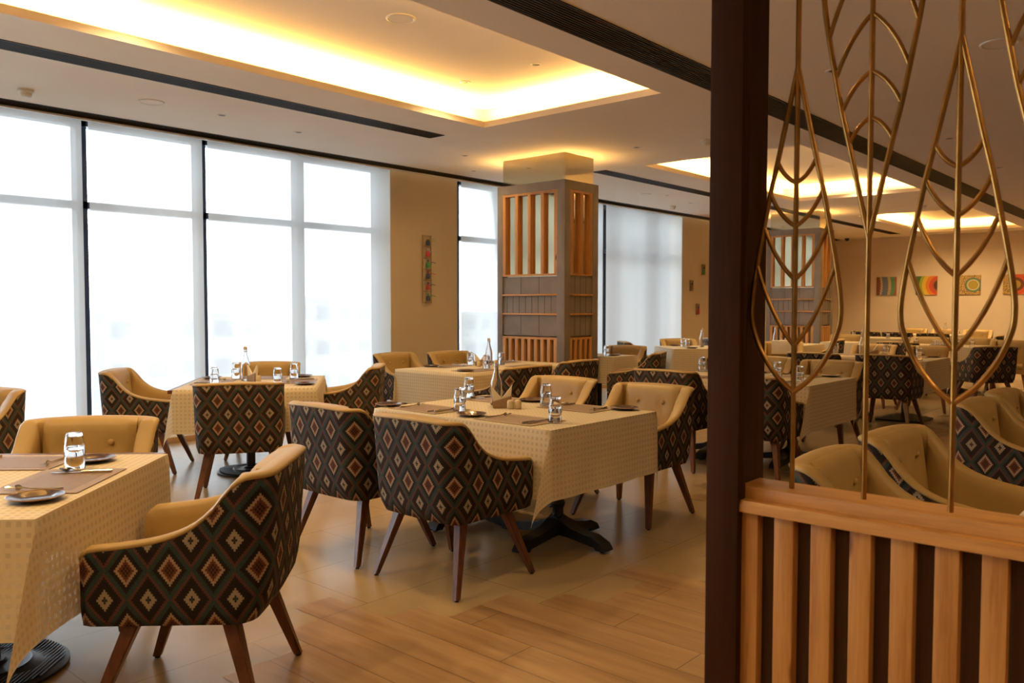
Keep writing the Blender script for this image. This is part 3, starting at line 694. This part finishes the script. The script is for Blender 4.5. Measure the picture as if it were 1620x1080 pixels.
# ------------------------------------------------------------ tableware prototypes (built at the origin, base at z = 0)
def make_ware():
    b = MB(); b.box(-.15, .15, -.21, .21, 0, .0022, mat=0); b.box(-.112, .112, -.168, .168, .0018, .0026, mat=1)
    o = b.build('placemat', ['matedge', 'mat']); tag(o, 'x', 'placemat'); PROTO['mat'] = o
    r = empty('side_plate'); b = MB(); b.lathe([(0, .004), (.045, .004), (.05, .006), (.078, .0145), (.084, .016), (.085, .0145), (.078, .011), (.052, .001), (0, .0)], seg=40); pl = b.build('dish', 'plate', r, 50)
    b = MB(); b.lathe([(.0815, .0158), (.0835, .0172), (.0862, .0162), (.0855, .0138)], seg=40, close=True); b.build('rim', 'platerim', r, 60); tag(r, 'x', 'plate'); PROTO['plate'] = r
    b = MB(); b.tube([(-.095, 0, .006), (-.05, 0, .004), (.02, 0, .006), (.045, 0, .010)], .003, 8, radii=[.0055, .0045, .0028, .003], flat=.45)
    b.tube([(.045, 0, .010), (.055, 0, .010), (.068, 0, .008)], .01, 8, radii=[.004, .010, .010], flat=.2)
    for k in range(4): b.tube([(.066, -.0075+k*.005, .008), (.085, -.0075+k*.005, .007), (.1, -.0072+k*.0048, .011)], .0013, 5)
    o = b.build('fork', 'steel'); tag(o, 'x', 'fork'); PROTO['fork'] = o
    b = MB(); b.tube([(-.11, 0, .0045), (-.05, 0, .0045), (0, 0, .0045)], .004, 8, radii=[.0065, .0055, .004], flat=.5); b.prism([(0, -.004), (.0, .006), (.08, .0085), (.105, .002), (.11, -.004)], 'z', .003, .0045)
    o = b.build('knife', 'steel'); tag(o, 'x', 'knife'); PROTO['knife'] = o
    b = MB(); b.tube([(-.1, 0, .006), (-.05, 0, .004), (.03, 0, .006), (.045, 0, .010)], .003, 8, radii=[.0055, .0045, .0026, .003], flat=.45)
    b.lathe([(0, .0), (.009, .001), (.0155, .004), (.019, .009), (.0178, .009), (.0145, .0052), (.008, .0022), (0, .0012)], seg=20, tilt=Matrix.Translation((.066, 0, .002)) @ Matrix.Diagonal((1.35, 1, 1, 1)))
    o = b.build('spoon', 'steel'); tag(o, 'x', 'spoon'); PROTO['spoon'] = o
    b = MB(); b.lathe([(.0365, 0), (.0375, .004), (.0345, .045), (.030, .080), (.027, .087), (.0, .088), (0, .076), (.0265, .075), (.032, .043), (.0345, .004)], seg=28, close=False)
    b.lathe([(.0365, 0), (.0345, .004)], seg=28)
    bmesh.ops.remove_doubles(b.bm, verts=b.bm.verts[:], dist=1e-5)
    o = b.build('tumbler', 'glass', None, 30); tag(o, 'x', 'glass'); PROTO['tumbler'] = o
    r = empty('water_bottle'); b = MB()
    out = [(0, 0), (.032, 0), (.0375, .006), (.0375, .125), (.035, .15), (.022, .195), (.0145, .225), (.0135, .25), (.0165, .252), (.0165, .262), (.0125, .263)]
    inn = [(.0105, .262), (.0105, .225), (.018, .194), (.0315, .148), (.034, .124), (.034, .012), (.0, .009)]
    b.lathe(out+inn, seg=28); b.build('bottle_glass', 'glass', r, 40)
    b = MB(); b.lathe([(0, .263), (.013, .263), (.0145, .27), (.0145, .282), (.010, .288), (0, .288)], seg=20); b.build('stopper', 'cork', r, 40)
    b = MB(); b.tube([(0, -.018, .245), (0, -.020, .262), (0, -.016, .279), (0, 0, .284), (0, .016, .279), (0, .020, .262), (0, .018, .245)], .0015, 6)
    b.tube([(.0175*cos(a), .0175*sin(a), .245) for a in [2*pi*k/16 for k in range(17)]], .0015, 6); b.build('wire_clasp', 'steel', r)
    tag(r, 'x', 'bottle'); PROTO['bottle'] = r
    r = empty('napkin_holder'); b = MB(); b.prism([(-.055, 0), (.055, 0), (.062, .075), (-.062, .038)], 'y', -.022, -.017); b.prism([(-.055, 0), (.055, 0), (.062, .075), (-.062, .038)], 'y', .017, .022); b.box(-.055, .055, -.022, .022, 0, .006); b.build('stand', 'holder', r)
    for sg, s2 in ((-1, 0), (1, 1)):
        b = MB(); b.prism([(sg*.052, .006), (sg*.062, .10+.03*s2), (sg*.066, .135+.01*s2), (sg*-.012, .045)], 'y', -.012+s2*.005, .002+s2*.008); b.build('napkins', 'napkin', r)
    tag(r, 'x', 'napkin holder'); PROTO['napkins'] = r
    b = MB(); b.lathe([(0, 0), (.019, 0), (.0215, .003), (.0215, .044), (.0185, .051), (.010, .0545), (0, .055)], seg=24); o = b.build('salt_shaker', 'ceramic', None, 60); tag(o, 'x', 'shaker'); PROTO['salt'] = o
    r = empty('serving_tray'); b = MB(); b.box(-.16, .16, -.11, .11, 0, .008, bev=.003); b.build('base', 'black', r)
    b = MB(); b.box(-.16, .16, -.11, -.104, .008, .02); b.box(-.16, .16, .104, .11, .008, .02); b.box(-.16, -.154, -.11, .11, .008, .02); b.box(.154, .16, -.11, .11, .008, .02); b.build('rim', 'black', r)
    tag(r, 'x', 'tray'); PROTO['tray'] = r
make_ware()
ZT = .7495
def seat(ex, ey, deg, sd, td, detail=2, plate=(.13, .315), glass=(.235, -.215), mat=True):
    """one place setting; (ex,ey) table edge in front of the diner, deg = looking direction"""
    a = radians(deg)
    def P(u, v, z=0): return (ex+u*cos(a)-v*sin(a), ey+u*sin(a)+v*cos(a), ZT+z)
    j = random.uniform
    if mat: put('mat', P(.185, 0), a+radians(j(-1.5, 1.5)), 'brown woven placemat at the %s of the %s' % (sd, td), 'brown placemats')
    if plate: put('plate', P(*plate, .0005), a, 'dark side plate at the %s of the %s' % (sd, td), 'dark side plates')
    if detail > 1:
        put('fork', P(.19, .165, .003), a+radians(j(-8, 8)), 'fork at the %s of the %s' % (sd, td), 'forks')
        put('knife', P(.17, -.125, .003), a+radians(j(-6, 6)), 'knife at the %s of the %s' % (sd, td), 'knives')
        put('spoon', P(.18, -.160, .003), a+radians(j(-6, 6)), 'spoon at the %s of the %s' % (sd, td), 'spoons')
    if glass:
        put('tumbler', P(*glass, .003), j(0, 6), 'lower upturned tumbler at the %s of the %s' % (sd, td), 'upturned tumblers')
        put('tumbler', P(*glass, .054), j(0, 6), 'upper stacked tumbler at the %s of the %s' % (sd, td), 'upturned tumblers')
def centre(x, y, rz, td, bottle=(0.10, .14), nap=(0, 0), salts=((.01, -.06), (-.03, -.09)), holder=True):
    a = rz
    def P(u, v): return (x+u*cos(a)-v*sin(a), y+u*sin(a)+v*cos(a), ZT)
    if bottle: put('bottle', P(*bottle), 0, 'clear swing-top water bottle on the %s' % td, 'swing-top bottles')
    if holder: put('napkins', P(*nap), a-YAW*0+radians(-48), 'folded paper napkins in a stand on the %s' % td, 'napkin stands')
    names = ('left', 'right')
    for k, s_ in enumerate(salts or ()): put('salt', P(*s_), 0, '%s beige ceramic shaker on the %s' % (names[k], td), 'beige shakers')

# T1, central
td = 'central four-seat table'
for k, y in enumerate((2.96, 3.66)): pedestal(3.78, y, 0, 1.02, .696, 'claw', ('nearer' if k == 0 else 'farther')+' half of the central four-seat table, on black claw feet')
cloth(3.78, 3.309, 0, 1.02, 1.398, 'cream tablecloth of the central table, its corner hanging low', .36, 1)
seat(3.27, 2.98, 0, 'near right seat', td); seat(3.27, 3.71, 0, 'near left seat', td)
seat(4.29, 3.06, 180, 'far right seat', td, plate=(.06, .26)); seat(4.29, 3.74, 180, 'far left seat', td, plate=(.09, .24))
centre(3.80, 3.42, 0, td, (.08, .12), (.0, .0), ((.0, -.072), (.030, -.106)))
chair(2.675, 2.995, 0, 'armchair in the middle, nearest of the central table, back to the camera')
chair(2.675, 3.735, 0, 'armchair left of the nearest central one, its patterned back beside it')
chair(4.905, 2.985, 180, 'tan buttoned armchair at the right front of the central table')
chair(4.96, 3.80, 180, 'tan buttoned armchair at the central table, left of the right one')
# window table
td = 'round-based table at the windows'; a = radians(-39.3); ca, sa = cos(a), sin(a)
wcx, wcy = 3.74, 6.12; ux, uy = ca, sa; fx, fy = -sa, ca
pedestal(wcx-.03, wcy+.04, a, 1.04, 1.14, 'round', 'small table by the windows on a round black base')
cloth(wcx, wcy, a, 1.05, 1.16, 'cream tablecloth of the small table before the left windows', .33, 2)
def WP(u, v): return wcx+u*ux+v*fx, wcy+u*uy+v*fy
x, y = WP(0, -.58); seat(x, y, math.degrees(a)+90, 'near seat', td)
x, y = WP(.525, 0); seat(x, y, math.degrees(a)+180, 'right seat', td, plate=(.10, .30))
x, y = WP(-.525, 0); seat(x, y, math.degrees(a), 'left seat', td, plate=(.10, .38))
x, y = WP(0, .58); seat(x, y, math.degrees(a)-90, 'far seat', td, plate=(.13, .34))
centre(*WP(-.10, .05), a, td, (-.0, .08), (.07, .0), ((.12, -.05),))
chair(3.055, 5.225, 55, 'armchair with its back to the camera at the window table')
chair(2.99, 7.09, -41, 'armchair left of the window table, its side to the camera')
chair(4.85, 5.88, 135, 'armchair right of the window table, seen from its side')
chair(4.40, 6.98, 229, 'armchair behind the window table, its plain back top before the blind')
# front-left table
td = 'left foreground table'; a = radians(44.3); ux, uy = cos(a), sin(a); lx_, ly_ = -uy, ux
fcx, fcy = 1.276-.54*uy, 3.042+.54*ux
pedestal(1.00, 3.50, a, .98, .98, 'round', 'table in the left foreground on a ribbed round black base')
cloth(fcx, fcy, a, 1.085, 1.08, 'cream tablecloth of the left foreground table, corner almost to the base', .36, 3)
def FP(u, v): return fcx+u*ux+v*lx_, fcy+u*uy+v*ly_
x, y = FP(0, -.54); seat(x, y, 134.3, 'right seat', td, plate=(.12, .30))
x, y = FP(.54, 0); seat(x, y, 224.3, 'far seat', td, plate=(.16, .30), glass=None)
chair(1.652, 2.545, 133.5, 'large armchair in the left foreground, side and back to the camera')
chair(1.645, 4.115, 229, 'tan armchair behind the left foreground table, facing the camera')
chair(1.79, 6.10, 205, 'armchair cut by the left edge, in front of the first blind')
# T2, before the pilaster
td = 'long table before the first pilaster'
for k, x in enumerate((5.93, 6.81)): pedestal(x, 5.90, 0, .86, .96, 'claw', ('left' if k == 0 else 'right')+' half of the long table before the first pilaster')
cloth(6.37, 5.90, 0, 1.76, .98, 'pale lit tablecloth of the long table before the pilaster', .33, 4)
seat(6.05, 6.39, -90, 'far left seat', td, plate=(.10, -.16), glass=(.22, .30), detail=2); seat(6.85, 6.39, -90, 'far right seat', td, plate=(.1, -.10), glass=(.46, -.27))
seat(5.85, 5.41, 90, 'near left seat', td, plate=(.19, .15), glass=(.27, -.23), detail=1); seat(6.62, 5.41, 90, 'near right seat', td, plate=None, glass=None, detail=1)
centre(6.34, 5.96, 0, td, (.14, .06), (.03, .08), ((-.02, -.03), (-.11, -.03)))
chair(6.20, 7.28, -88, 'tan armchair at the pilaster, left of the pair behind the long table')
chair(6.86, 7.06, -97, 'tan armchair at the pilaster, right of the pair behind the long table')
chair(5.66, 4.74, 88, 'patterned armchair back at the near side of the long table, left one')
chair(6.62, 4.88, 92, 'patterned armchair back in front of the first column')
# T3
td = 'table behind the left brass leaf'
for k, y in enumerate((2.89, 3.59)): pedestal(6.98, y, 0, 1.02, .696, 'claw', ('nearer' if k == 0 else 'farther')+' half of the table behind the left brass leaf')
cloth(6.98, 3.235, 0, 1.06, 1.41, 'cream tablecloth seen through the left brass leaf', .36, 5)
seat(6.45, 2.92, 0, 'near right seat', td); seat(6.45, 3.62, 0, 'near left seat', td, plate=None)
seat(7.51, 2.99, 180, 'far right seat', td, plate=(.06, .26), glass=(.44, -.07), detail=2); seat(7.51, 3.7, 180, 'far left seat', td, plate=(.07, .30), detail=1)
centre(7.1, 3.32, 0, td, None, (.0, .16), ((.13, -.02),))
chair(5.99, 2.87, 0, 'patterned armchair right of the dark post, back to the camera')
chair(6.06, 3.63, 0, 'patterned armchair back behind the tan chairs of the central table')
chair(8.24, 2.99, 180, 'tan buttoned armchair seen right through the left brass leaf')
chair(8.42, 3.74, 180, 'tan armchair at the left edge of the brass leaf, beside the post')
# T4
td = 'table behind the inverted brass leaf'
for k, y in enumerate((3.02, 3.72)): pedestal(10.70, y, 0, 1.02, .696, 'plate', ('nearer' if k == 0 else 'farther')+' half of the table behind the inverted brass leaf')
cloth(10.70, 3.36, 0, 1.04, 1.41, 'cream tablecloth hanging behind the right upright leaf', .36, 6)
seat(10.18, 2.98, 0, 'near right seat', td, 1, glass=(.31, -.17)); seat(10.18, 3.7, 0, 'near left seat', td, 1, glass=None)
seat(11.22, 3.05, 180, 'far right seat', td, 1, plate=(.1, .24), glass=(-.0+.08, -.33)); seat(11.22, 3.78, 180, 'far left seat', td, 1, glass=(.08, -.24))
centre(11.0, 3.55, 0, td, (.05, .1), (.0, -.05), ((.0, -.16),))
chair(9.62, 2.96, 0, 'patterned armchair back right of the middle brass rod')
chair(9.46, 3.69, 0, 'patterned armchair back between left leaf and middle rod')
chair(12.2, 3.09, 180, 'tan armchair top behind the table of the inverted leaf, right')
chair(12.2, 3.84, 180, 'tan armchair top behind the table of the inverted leaf, left')
# T5
td = 'far table with the tray of glasses'
for k, y in enumerate((3.32, 4.02)): pedestal(14.6, y, 0, 1.0, .696, 'plate', ('nearer' if k == 0 else 'farther')+' half of the far table with the tray')
cloth(14.6, 3.66, 0, 1.02, 1.41, 'brownish lit tablecloth of the far table with the tray', .34, 7, dense=False)
put('tray', (14.32, 3.5, ZT), radians(90), 'black serving tray on the far table')
for k, (dx, dy) in enumerate(((-.06, .10), (.04, .10), (-.07, .03), (.03, .03), (-.06, -.05), (.04, -.05))):
    put('tumbler', (14.32+dx, 3.5+dy, ZT+.009), k, 'tumbler on the black serving tray, %s' % ('back left', 'back right', 'middle left', 'middle right', 'front left', 'front right')[k], 'tumblers crowded on the tray')
for k, (gx, gy, s_) in enumerate(((14.2, 3.85, 'left end'), (14.15, 3.20, 'right part'), (14.25, 3.06, 'right end'))):
    put('tumbler', (gx, gy, ZT), 0, 'lower tumbler at the %s of the far table with the tray' % s_, 'upturned tumblers'); put('tumbler', (gx, gy, ZT+.051), 0, 'upper tumbler at the %s of the far table with the tray' % s_, 'upturned tumblers')
chair(12.65, 2.41, 44, 'large dark patterned armchair at the far right, back to the camera')
chair(13.2, 3.86, 0, 'patterned armchair back left of the right upright leaf stem')
chair(15.7, 3.30, 180, 'tan armchair behind the tray table, right one'); chair(15.7, 4.02, 180, 'tan armchair behind the tray table, left one')
chair(15.0, 2.64, 180, 'armchair with pale top behind the large dark patterned one')
chair(17.6, 3.30, 98, 'dark side-on armchair before the far wall at the right')
# T6 behind partition
td = 'table behind the wooden partition'
pedestal(3.38, -.03, 0, 1.40, 1.0, 'claw', 'table at the lower right, just behind the wooden partition')
cloth(3.38, -.03, 0, 1.42, 1.02, 'cream tablecloth at the right edge behind the partition', .33, 8)
seat(3.02, .48, -90, 'left seat', td, 1, plate=None, glass=None); seat(3.75, .48, -90, 'right seat', td, 1, plate=None, glass=None)
chair(3.00, 1.12, -88, 'tan armchair behind the partition rail, nearest to the post')
chair(3.76, 1.12, -94, 'tan armchair behind the partition rail, between two brass stems')
chair(5.31, 1.13, -94, 'patterned and tan armchair at the right, behind the last brass stem')
chair(6.02, 1.13, -90, 'tan armchair cut by the right edge of the frame')
pedestal(5.68, -.03, 0, 1.40, 1.0, 'claw', 'second table behind the partition, beyond the right edge')
cloth(5.68, -.03, 0, 1.42, 1.02, 'second cream tablecloth behind the partition, beyond the right edge', .33, 9)
# T7 diagonal
td = 'diagonal table before the second pilaster'; a = radians(-43)
pedestal(11.45, 6.27, a, .98, .98, 'round', 'diagonal table on a round base before the second pilaster')
cloth(11.45, 6.27, a, 1.02, 1.02, 'pale tablecloth of the diagonal table before the second pilaster', .36, 10, dense=False)
for k, (px_, py_, s_) in enumerate(((11.47, 6.51, 'left'), (11.17, 6.26, 'near'))):
    put('tumbler', (px_, py_, ZT), 0, 'lower tumbler on the %s side of the %s' % (s_, td), 'upturned tumblers'); put('tumbler', (px_, py_, ZT+.051), 0, 'upper tumbler on the %s side of the %s' % (s_, td), 'upturned tumblers')
put('plate', (11.62, 6.74, ZT), 0, 'dark plate at the far corner of the '+td, 'dark side plates'); put('plate', (11.08, 6.13, ZT), 0, 'dark plate at the near edge of the '+td, 'dark side plates')
put('bottle', (11.58, 6.24, ZT), 0, 'clear swing-top water bottle on the '+td, 'swing-top bottles'); put('salt', (11.6, 6.24, ZT), 0, 'beige ceramic shaker on the '+td, 'beige shakers')
chair(12.1, 6.98, 228, 'tan armchair top behind the diagonal table')
chair(11.0, 5.35, 47, 'patterned armchair against the dark post at the diagonal table')
chair(10.6, 7.05, -43, 'armchair whose rounded corner shows before the blind right of the column')
# T8
td = 'small table just right of the first column'
pedestal(8.78, 6.2, 0, .52, .76, 'plate', 'small table tucked behind the right side of the first column')
cloth(8.79, 6.2, 0, .54, .80, 'cream tablecloth right of the first column', .33, 11, dense=False)
put('tumbler', (8.68, 6.02, ZT), 0, 'lower tumbler on the '+td, 'upturned tumblers'); put('tumbler', (8.68, 6.02, ZT+.051), 0, 'upper tumbler on the '+td, 'upturned tumblers')
put('plate', (8.80, 5.98, ZT), 0, 'dark plate on the '+td, 'dark side plates')
chair(9.52, 6.25, 186, 'tan armchair right of the first column, facing left')
chair(8.43, 5.08, 112, 'patterned armchair behind the central chairs, turned to the small table')
# T11 and the rest beyond
td = 'table before the second column'
pedestal(13.45, 5.72, 0, .96, .96, 'plate', 'table before the second column, seen through the left leaf')
cloth(13.45, 5.72, 0, 1.0, 1.0, 'white lit tablecloth before the second column', .34, 12, dense=False)
put('bottle', (13.1, 5.72, ZT), 0, 'clear swing-top water bottle on the '+td, 'swing-top bottles'); put('napkins', (13.2, 5.62, ZT), radians(-45), 'folded paper napkins in a stand on the '+td, 'napkin stands')
c_ = chair(12.15, 5.2, 205, 'tan armchair with a white cloth over its back, before the second column')
b = MB(); b.box(-.012, .14, -.15, .16, .856, .862, bev=.002); b.box(-.066, -.055, -.15, .16, .62, .84, bev=.003); b.prism([(-.066, .84), (-.055, .84), (0, .862), (-.012, .856)], 'y', -.15, .16); b.box(.125, .14, -.15, .16, .66, .858, bev=.002)
o = b.build('folded_cloth', 'towel'); o.location = (12.15, 5.2, 0); o.rotation_euler = (0, 0, radians(205)); tag(o, 'white cloth draped over the chair back before the second column', 'cloth')
chair(13.72, 4.86, 108, 'side-on patterned armchair right of the white table, through the left leaf')
chair(12.7, 6.7, -45, 'patterned armchair low at the right of the post, before the last blind')
td = 'tall-bottle table near the far wall'
pedestal(17.5, 5.45, 0, .96, .96, 'plate', 'table with a tall bottle, between second column and far wall')
cloth(17.5, 5.45, 0, 1.0, 1.0, 'pinkish tablecloth between second column and middle rod', .34, 13, dense=False)
put('bottle', (17.2, 5.66, ZT), 0, 'clear swing-top water bottle on the '+td, 'swing-top bottles'); put('napkins', (17.15, 5.60, ZT), radians(-45), 'folded paper napkins in a stand on the '+td, 'napkin stands')
for k, (px_, py_, s_) in enumerate(((17.3, 5.88, 'left'), (17.25, 5.2, 'right'))):
    put('tumbler', (px_, py_, ZT), 0, 'lower tumbler on the %s of the %s' % (s_, td), 'upturned tumblers'); put('tumbler', (px_, py_, ZT+.051), 0, 'upper tumbler on the %s of the %s' % (s_, td), 'upturned tumblers')
chair(16.1, 5.6, 200, 'tan armchair at the right foot of the second column')
pedestal(14.95, 5.25, 0, .6, .6, 'plate', 'small table low at the right of the second column')
cloth(14.95, 5.25, 0, .62, .62, 'small orange-lit tablecloth at the right of the second column', .25, 15, dense=False)
chair(18.45, 6.05, 0, 'patterned armchair back behind the tall bottle, left one'); chair(18.45, 5.40, 0, 'patterned armchair back behind the tall bottle, right one')
chair(18.1, 4.62, 0, 'patterned armchair back in the middle distance of the right leaf')
td = 'last table along the far wall'
for k, y in enumerate((4.95, 5.65)): pedestal(20.2, y, 0, 1.0, .696, 'plate', ('right' if k == 0 else 'left')+' half of the last table at the far wall')
cloth(20.2, 5.3, 0, 1.02, 1.41, 'cream tablecloth of the last table at the far wall', .34, 14, dense=False)
put('bottle', (19.9, 5.75, ZT), 0, 'left swing-top bottle on the '+td, 'swing-top bottles'); put('bottle', (19.95, 5.0, ZT), 0, 'middle swing-top bottle on the '+td, 'swing-top bottles'); put('bottle', (19.95, 4.82, ZT), 0, 'right swing-top bottle on the '+td, 'swing-top bottles')
chair(21.6, 5.9, 180, 'tan armchair at the far wall, leftmost of three'); chair(21.6, 5.2, 180, 'tan armchair at the far wall, middle of three'); chair(21.3, 4.45, 180, 'tan armchair at the far wall, rightmost of three')

# ------------------------------------------------------------ partition with brass leaves
K = 2.09/2.03; XL = 2.09
r = empty('wooden_partition', (XL, -.2, 0)); tag(r, 'low wooden slat partition topped with brass leaf outlines, right foreground', 'partition')
def PP(b, n_, m_, par=None):
    o = b.build(n_, m_, r if par is None else par, 50)
    o.location = (-XL, .2, 0) if par is None else (0, 0, 0); return o
Yend = .985
b = MB(); b.box(2.035, 2.165, -1.6, Yend, .872, .905, bev=.004); PP(b, 'top_rail', 'pine_rail')
b = MB(); b.prism([(1.995, .845), (1.995, .862), (2.003, .874), (2.035, .874), (2.035, .845)], 'y', -1.6, Yend+.035); PP(b, 'front_moulding', 'pine_rail')
b = MB(); b.box(2.06, 2.085, -1.6, Yend, .02, .872); PP(b, 'linen_panel', 'linen')
for k in range(28):
    y0 = .9226-.0943*k
    b = MB(); b.box(2.012, 2.046, y0-.004, y0+.046, .06, .846, bev=.002); PP(b, 'slat', 'pine')
b = MB(); b.box(2.0, 2.09, -1.6, Yend, .0, .06, bev=.003); PP(b, 'bottom_rail', 'pine_rail')
ZL = lambda z: 1.38+(z-1.38)*K
LO = [(0, 1.973), (.049, 1.746), (.067, 1.667), (.083, 1.584), (.101, 1.486), (.112, 1.410), (.1145, 1.36), (.108, 1.32), (.085, 1.262), (.045, 1.203), (0, 1.164)]
VE = [((.049, 1.744), 1.688), ((.067, 1.666), 1.580), ((.083, 1.584), 1.447), ((.101, 1.486), 1.280)]
def spl(pts, n=5):
    out = []
    for k in range(len(pts)-1):
        p0 = Vector(pts[max(k-1, 0)]); p1 = Vector(pts[k]); p2 = Vector(pts[k+1]); p3 = Vector(pts[min(k+2, len(pts)-1)])
        for j in range(n):
            t = j/n; out.append(.5*((2*p1)+(-p0+p2)*t+(2*p0-5*p1+4*p2-p3)*t*t+(-p0+3*p1-3*p2+p3)*t**3))
    out.append(Vector(pts[-1])); return out
def leaf(yc, inv=False):
    F_ = (lambda z: ZL(z)) if not inv else (lambda z: ZL(1.539+(1.164-1.539)*0+(z-1.164)*1.0)) 
    def zz(z):
        if not inv: return ZL(z)
        return ZL(1.539+(z-1.973)*-1.0)        # tip down at 1.539
    b = MB(); rr = .0068
    for sg in (1, -1):
        pts = [(0, yc+sg*w_*K, zz(z)) for w_, z in LO]
        pl = spl([(p[0]+XL, p[1], p[2]) for p in pts]); b.tube(pl, rr, 8)
        for (w_, z0), z1 in VE:
            w_ *= K; a_ = Vector((XL, yc+sg*w_, zz(z0))); c_ = Vector((XL, yc, zz(z1)))
            mid = (a_+c_)/2; mid.z += (-.030 if not inv else .030)*(w_/.10); mid.y += sg*.012*(w_/.10)
            q = [a_*(1-t)**2+mid*2*t*(1-t)+c_*t*t for t in [k/8 for k in range(9)]]
            b.tube(q, rr*.85, 8)
    b.tube([(XL, yc, .90 if not inv else .90), (XL, yc, H-.26)], rr, 10)
    lf = PP(b, 'brass_leaf', 'brass')
    if not inv: lf['label'] = 'upright brass leaf outline with chevron veins'
    else: lf['label'] = 'inverted brass leaf outline on a long stem'
for k in range(6): leaf(.8615-.3765*k)
for k in range(6): leaf(.6795-.3765*k, True)
r = empty('partition_post', (2.05, 1.0, 0)); tag(r, 'tall dark brown veneered post at the end of the leaf partition', 'post')
b = MB(); b.box(1.985, 2.03, .962, 1.052, 0, HS, bev=.002); o = b.build('face_board', 'dark_veneer', r); o.location = (-2.05, -1., 0)
b = MB(); b.box(2.03, 2.20, .990, 1.052, 0, HS, bev=.001); o = b.build('core', 'dark_veneer', r); o.location = (-2.05, -1., 0)

# ------------------------------------------------------------ wall decoration
r = empty('wall_hanging', (7.77, 8.385, 1.42)); tag(r, 'narrow bamboo hanging with small painted figures on the first pilaster', 'wall decoration')
b = MB()
for x_ in (-.075, .075): b.tube([(x_, -.01, 0), (x_, -.01, .93)], .008, 8)
for k in range(7): b.tube([(-.085, -.012, .01+k*.152), (.085, -.012, .01+k*.152)], .006, 8)
b.build('bamboo_frame', 'bamboo', r)
for k in range(6):
    z0 = .03+k*.152; c1, c2 = [('navy', 'yellow'), ('red', 'pale'), ('green', 'navy'), ('navy', 'red'), ('red', 'navy'), ('navy', 'green')][5-k]
    f_ = MB(); f_.lathe([(0, 0), (.026, 0), (.030, .03), (.018, .075), (0, .08)], (0, -.03, z0), 12, mat=0); f_.lathe([(0, -.016), (.011, -.011), (.016, 0), (.011, .011), (0, .016)], (0, -.03, z0+.093), 12, mat=1)
    f_.tube([(.015, -.04, z0+.06), (.05, -.07, z0+.075), (.085, -.09, z0+.06)], .005, 6, mat=1); f_.build('painted_figure', [c1, c2], r)
for k, (x_, z_, lab) in enumerate(((15.6, 2.03, 'uppermost little figure plaque on the second pilaster'), (15.1, 1.69, 'middle little figure plaque on the second pilaster'), (15.37, 1.21, 'lowest little figure plaque on the second pilaster'))):
    r = empty('figure_plaque', (x_, 8.385, z_)); tag(r, lab, 'wall decoration', 'three figure plaques')
    b = MB()
    for s_ in (-.055, .055): b.box(s_-.005, s_+.005, -.012, .012, 0, .22)
    b.box(-.06, .06, -.012, .012, 0, .014); b.box(-.06, .06, -.012, .012, .206, .22); b.box(-.055, .055, .004, .012, 0, .22); b.build('frame', 'holder', r)
    b = MB(); b.lathe([(0, .02), (.028, .02), (.03, .05), (.014, .12), (0, .13)], (0, -.012, 0), 12, mat=0); b.lathe([(0, .125), (.014, .135), (.016, .15), (.01, .162), (0, .165)], (0, -.012, 0), 12, mat=1); b.tube([(.0, -.02, .09), (.03, -.03, .06), (.05, -.03, .05)], .007, 6, mat=2); b.build('figure', [['green', 'holder', 'red'][k], 'navy', 'yellow'], r)
for k, (ya, lab) in enumerate(((7.245, 'striped canvas, leftmost on the far wall'), (6.265, 'canvas of rainbow arcs, second from left on the far wall'), (5.283, 'canvas with a green ring on mosaic, far wall'), (4.297, 'mosaic and red canvas, rightmost on the far wall'))):
    b = MB(); uvl = b.bm.loops.layers.uv.new('UVMap'); b.box(XF-.03, XF-.002, ya-.50, ya, 1.675, 2.155, bev=0)
    for f in b.bm.faces:
        for lp in f.loops: lp[uvl].uv = ((ya-lp.vert.co.y)/.5, (lp.vert.co.z-1.675)/.48)
    o = b.build('painting', canvas('canvas_%d' % k, k)); tag(o, lab, 'painting', 'four square canvases')
b = MB(); b.box(XF-.015, XF, YB, 8.4, 0, .1); struct(b.build('baseboard_back', 'dark_veneer'))

# ------------------------------------------------------------ city outside, seen faintly through the blinds
b = MB(); b.box(-150, 250, 8.9, 320, -14.2, -14); o = b.build('ground', 'ground'); struct(o)
def house(x, y, wx, wy, h, rows, cols, lab, sign=None):
    r = empty('building', (x, y, -14)); tag(r, lab, 'building')
    b = MB(); b.box(-wx/2, wx/2, -wy/2, wy/2, 0, h); b.box(-wx/2-.2, wx/2+.2, -wy/2-.2, wy/2+.2, h, h+.5); b.build('walls', 'conc', r)
    for i_ in range(rows):
        b = MB()
        for j_ in range(cols):
            xx = -wx/2+wx*(j_+.5)/cols; zz_ = h*(i_+.45)/rows
            b.box(xx-wx/cols*.3, xx+wx/cols*.3, -wy/2-.05, -wy/2, zz_, zz_+h/rows*.42)
        b.build('window_row', 'outwin', r)
    if sign:
        cu = bpy.data.curves.new('lettering', 'FONT'); cu.body = sign; cu.size = 2.6; cu.extrude = .03; cu.align_x = 'CENTER'
        q = bpy.data.objects.new('q', cu); me = bpy.data.meshes.new_from_object(q); bpy.data.objects.remove(q); me.materials.clear(); me.materials.append(M['outwin'])
        o = bpy.data.objects.new('lettering', me); C.objects.link(o); o.parent = r; o.location = (0, -wy/2-.12, h*.60); o.rotation_euler = (pi/2, 0, 0)
house(6.5, 33, 15, 9, 10.6, 3, 5, 'pale low building with numbers, outside the leftmost blind', '99230177')
house(3, 62, 17, 12, 17.5, 5, 5, 'taller pale building outside behind the left edge')
house(38, 78, 16, 10, 14.5, 4, 5, 'pale block outside behind the narrow blind')
house(60, 84, 15, 10, 16, 4, 5, 'pale block outside behind the left part of the wide blind')
house(84, 88, 19, 10, 14, 4, 6, 'pale block outside behind the right part of the wide blind')
house(112, 84, 18, 10, 15, 4, 6, 'pale block outside between pilaster and column')
for o in bpy.data.objects:
    if '_used' in o: del o['_used']
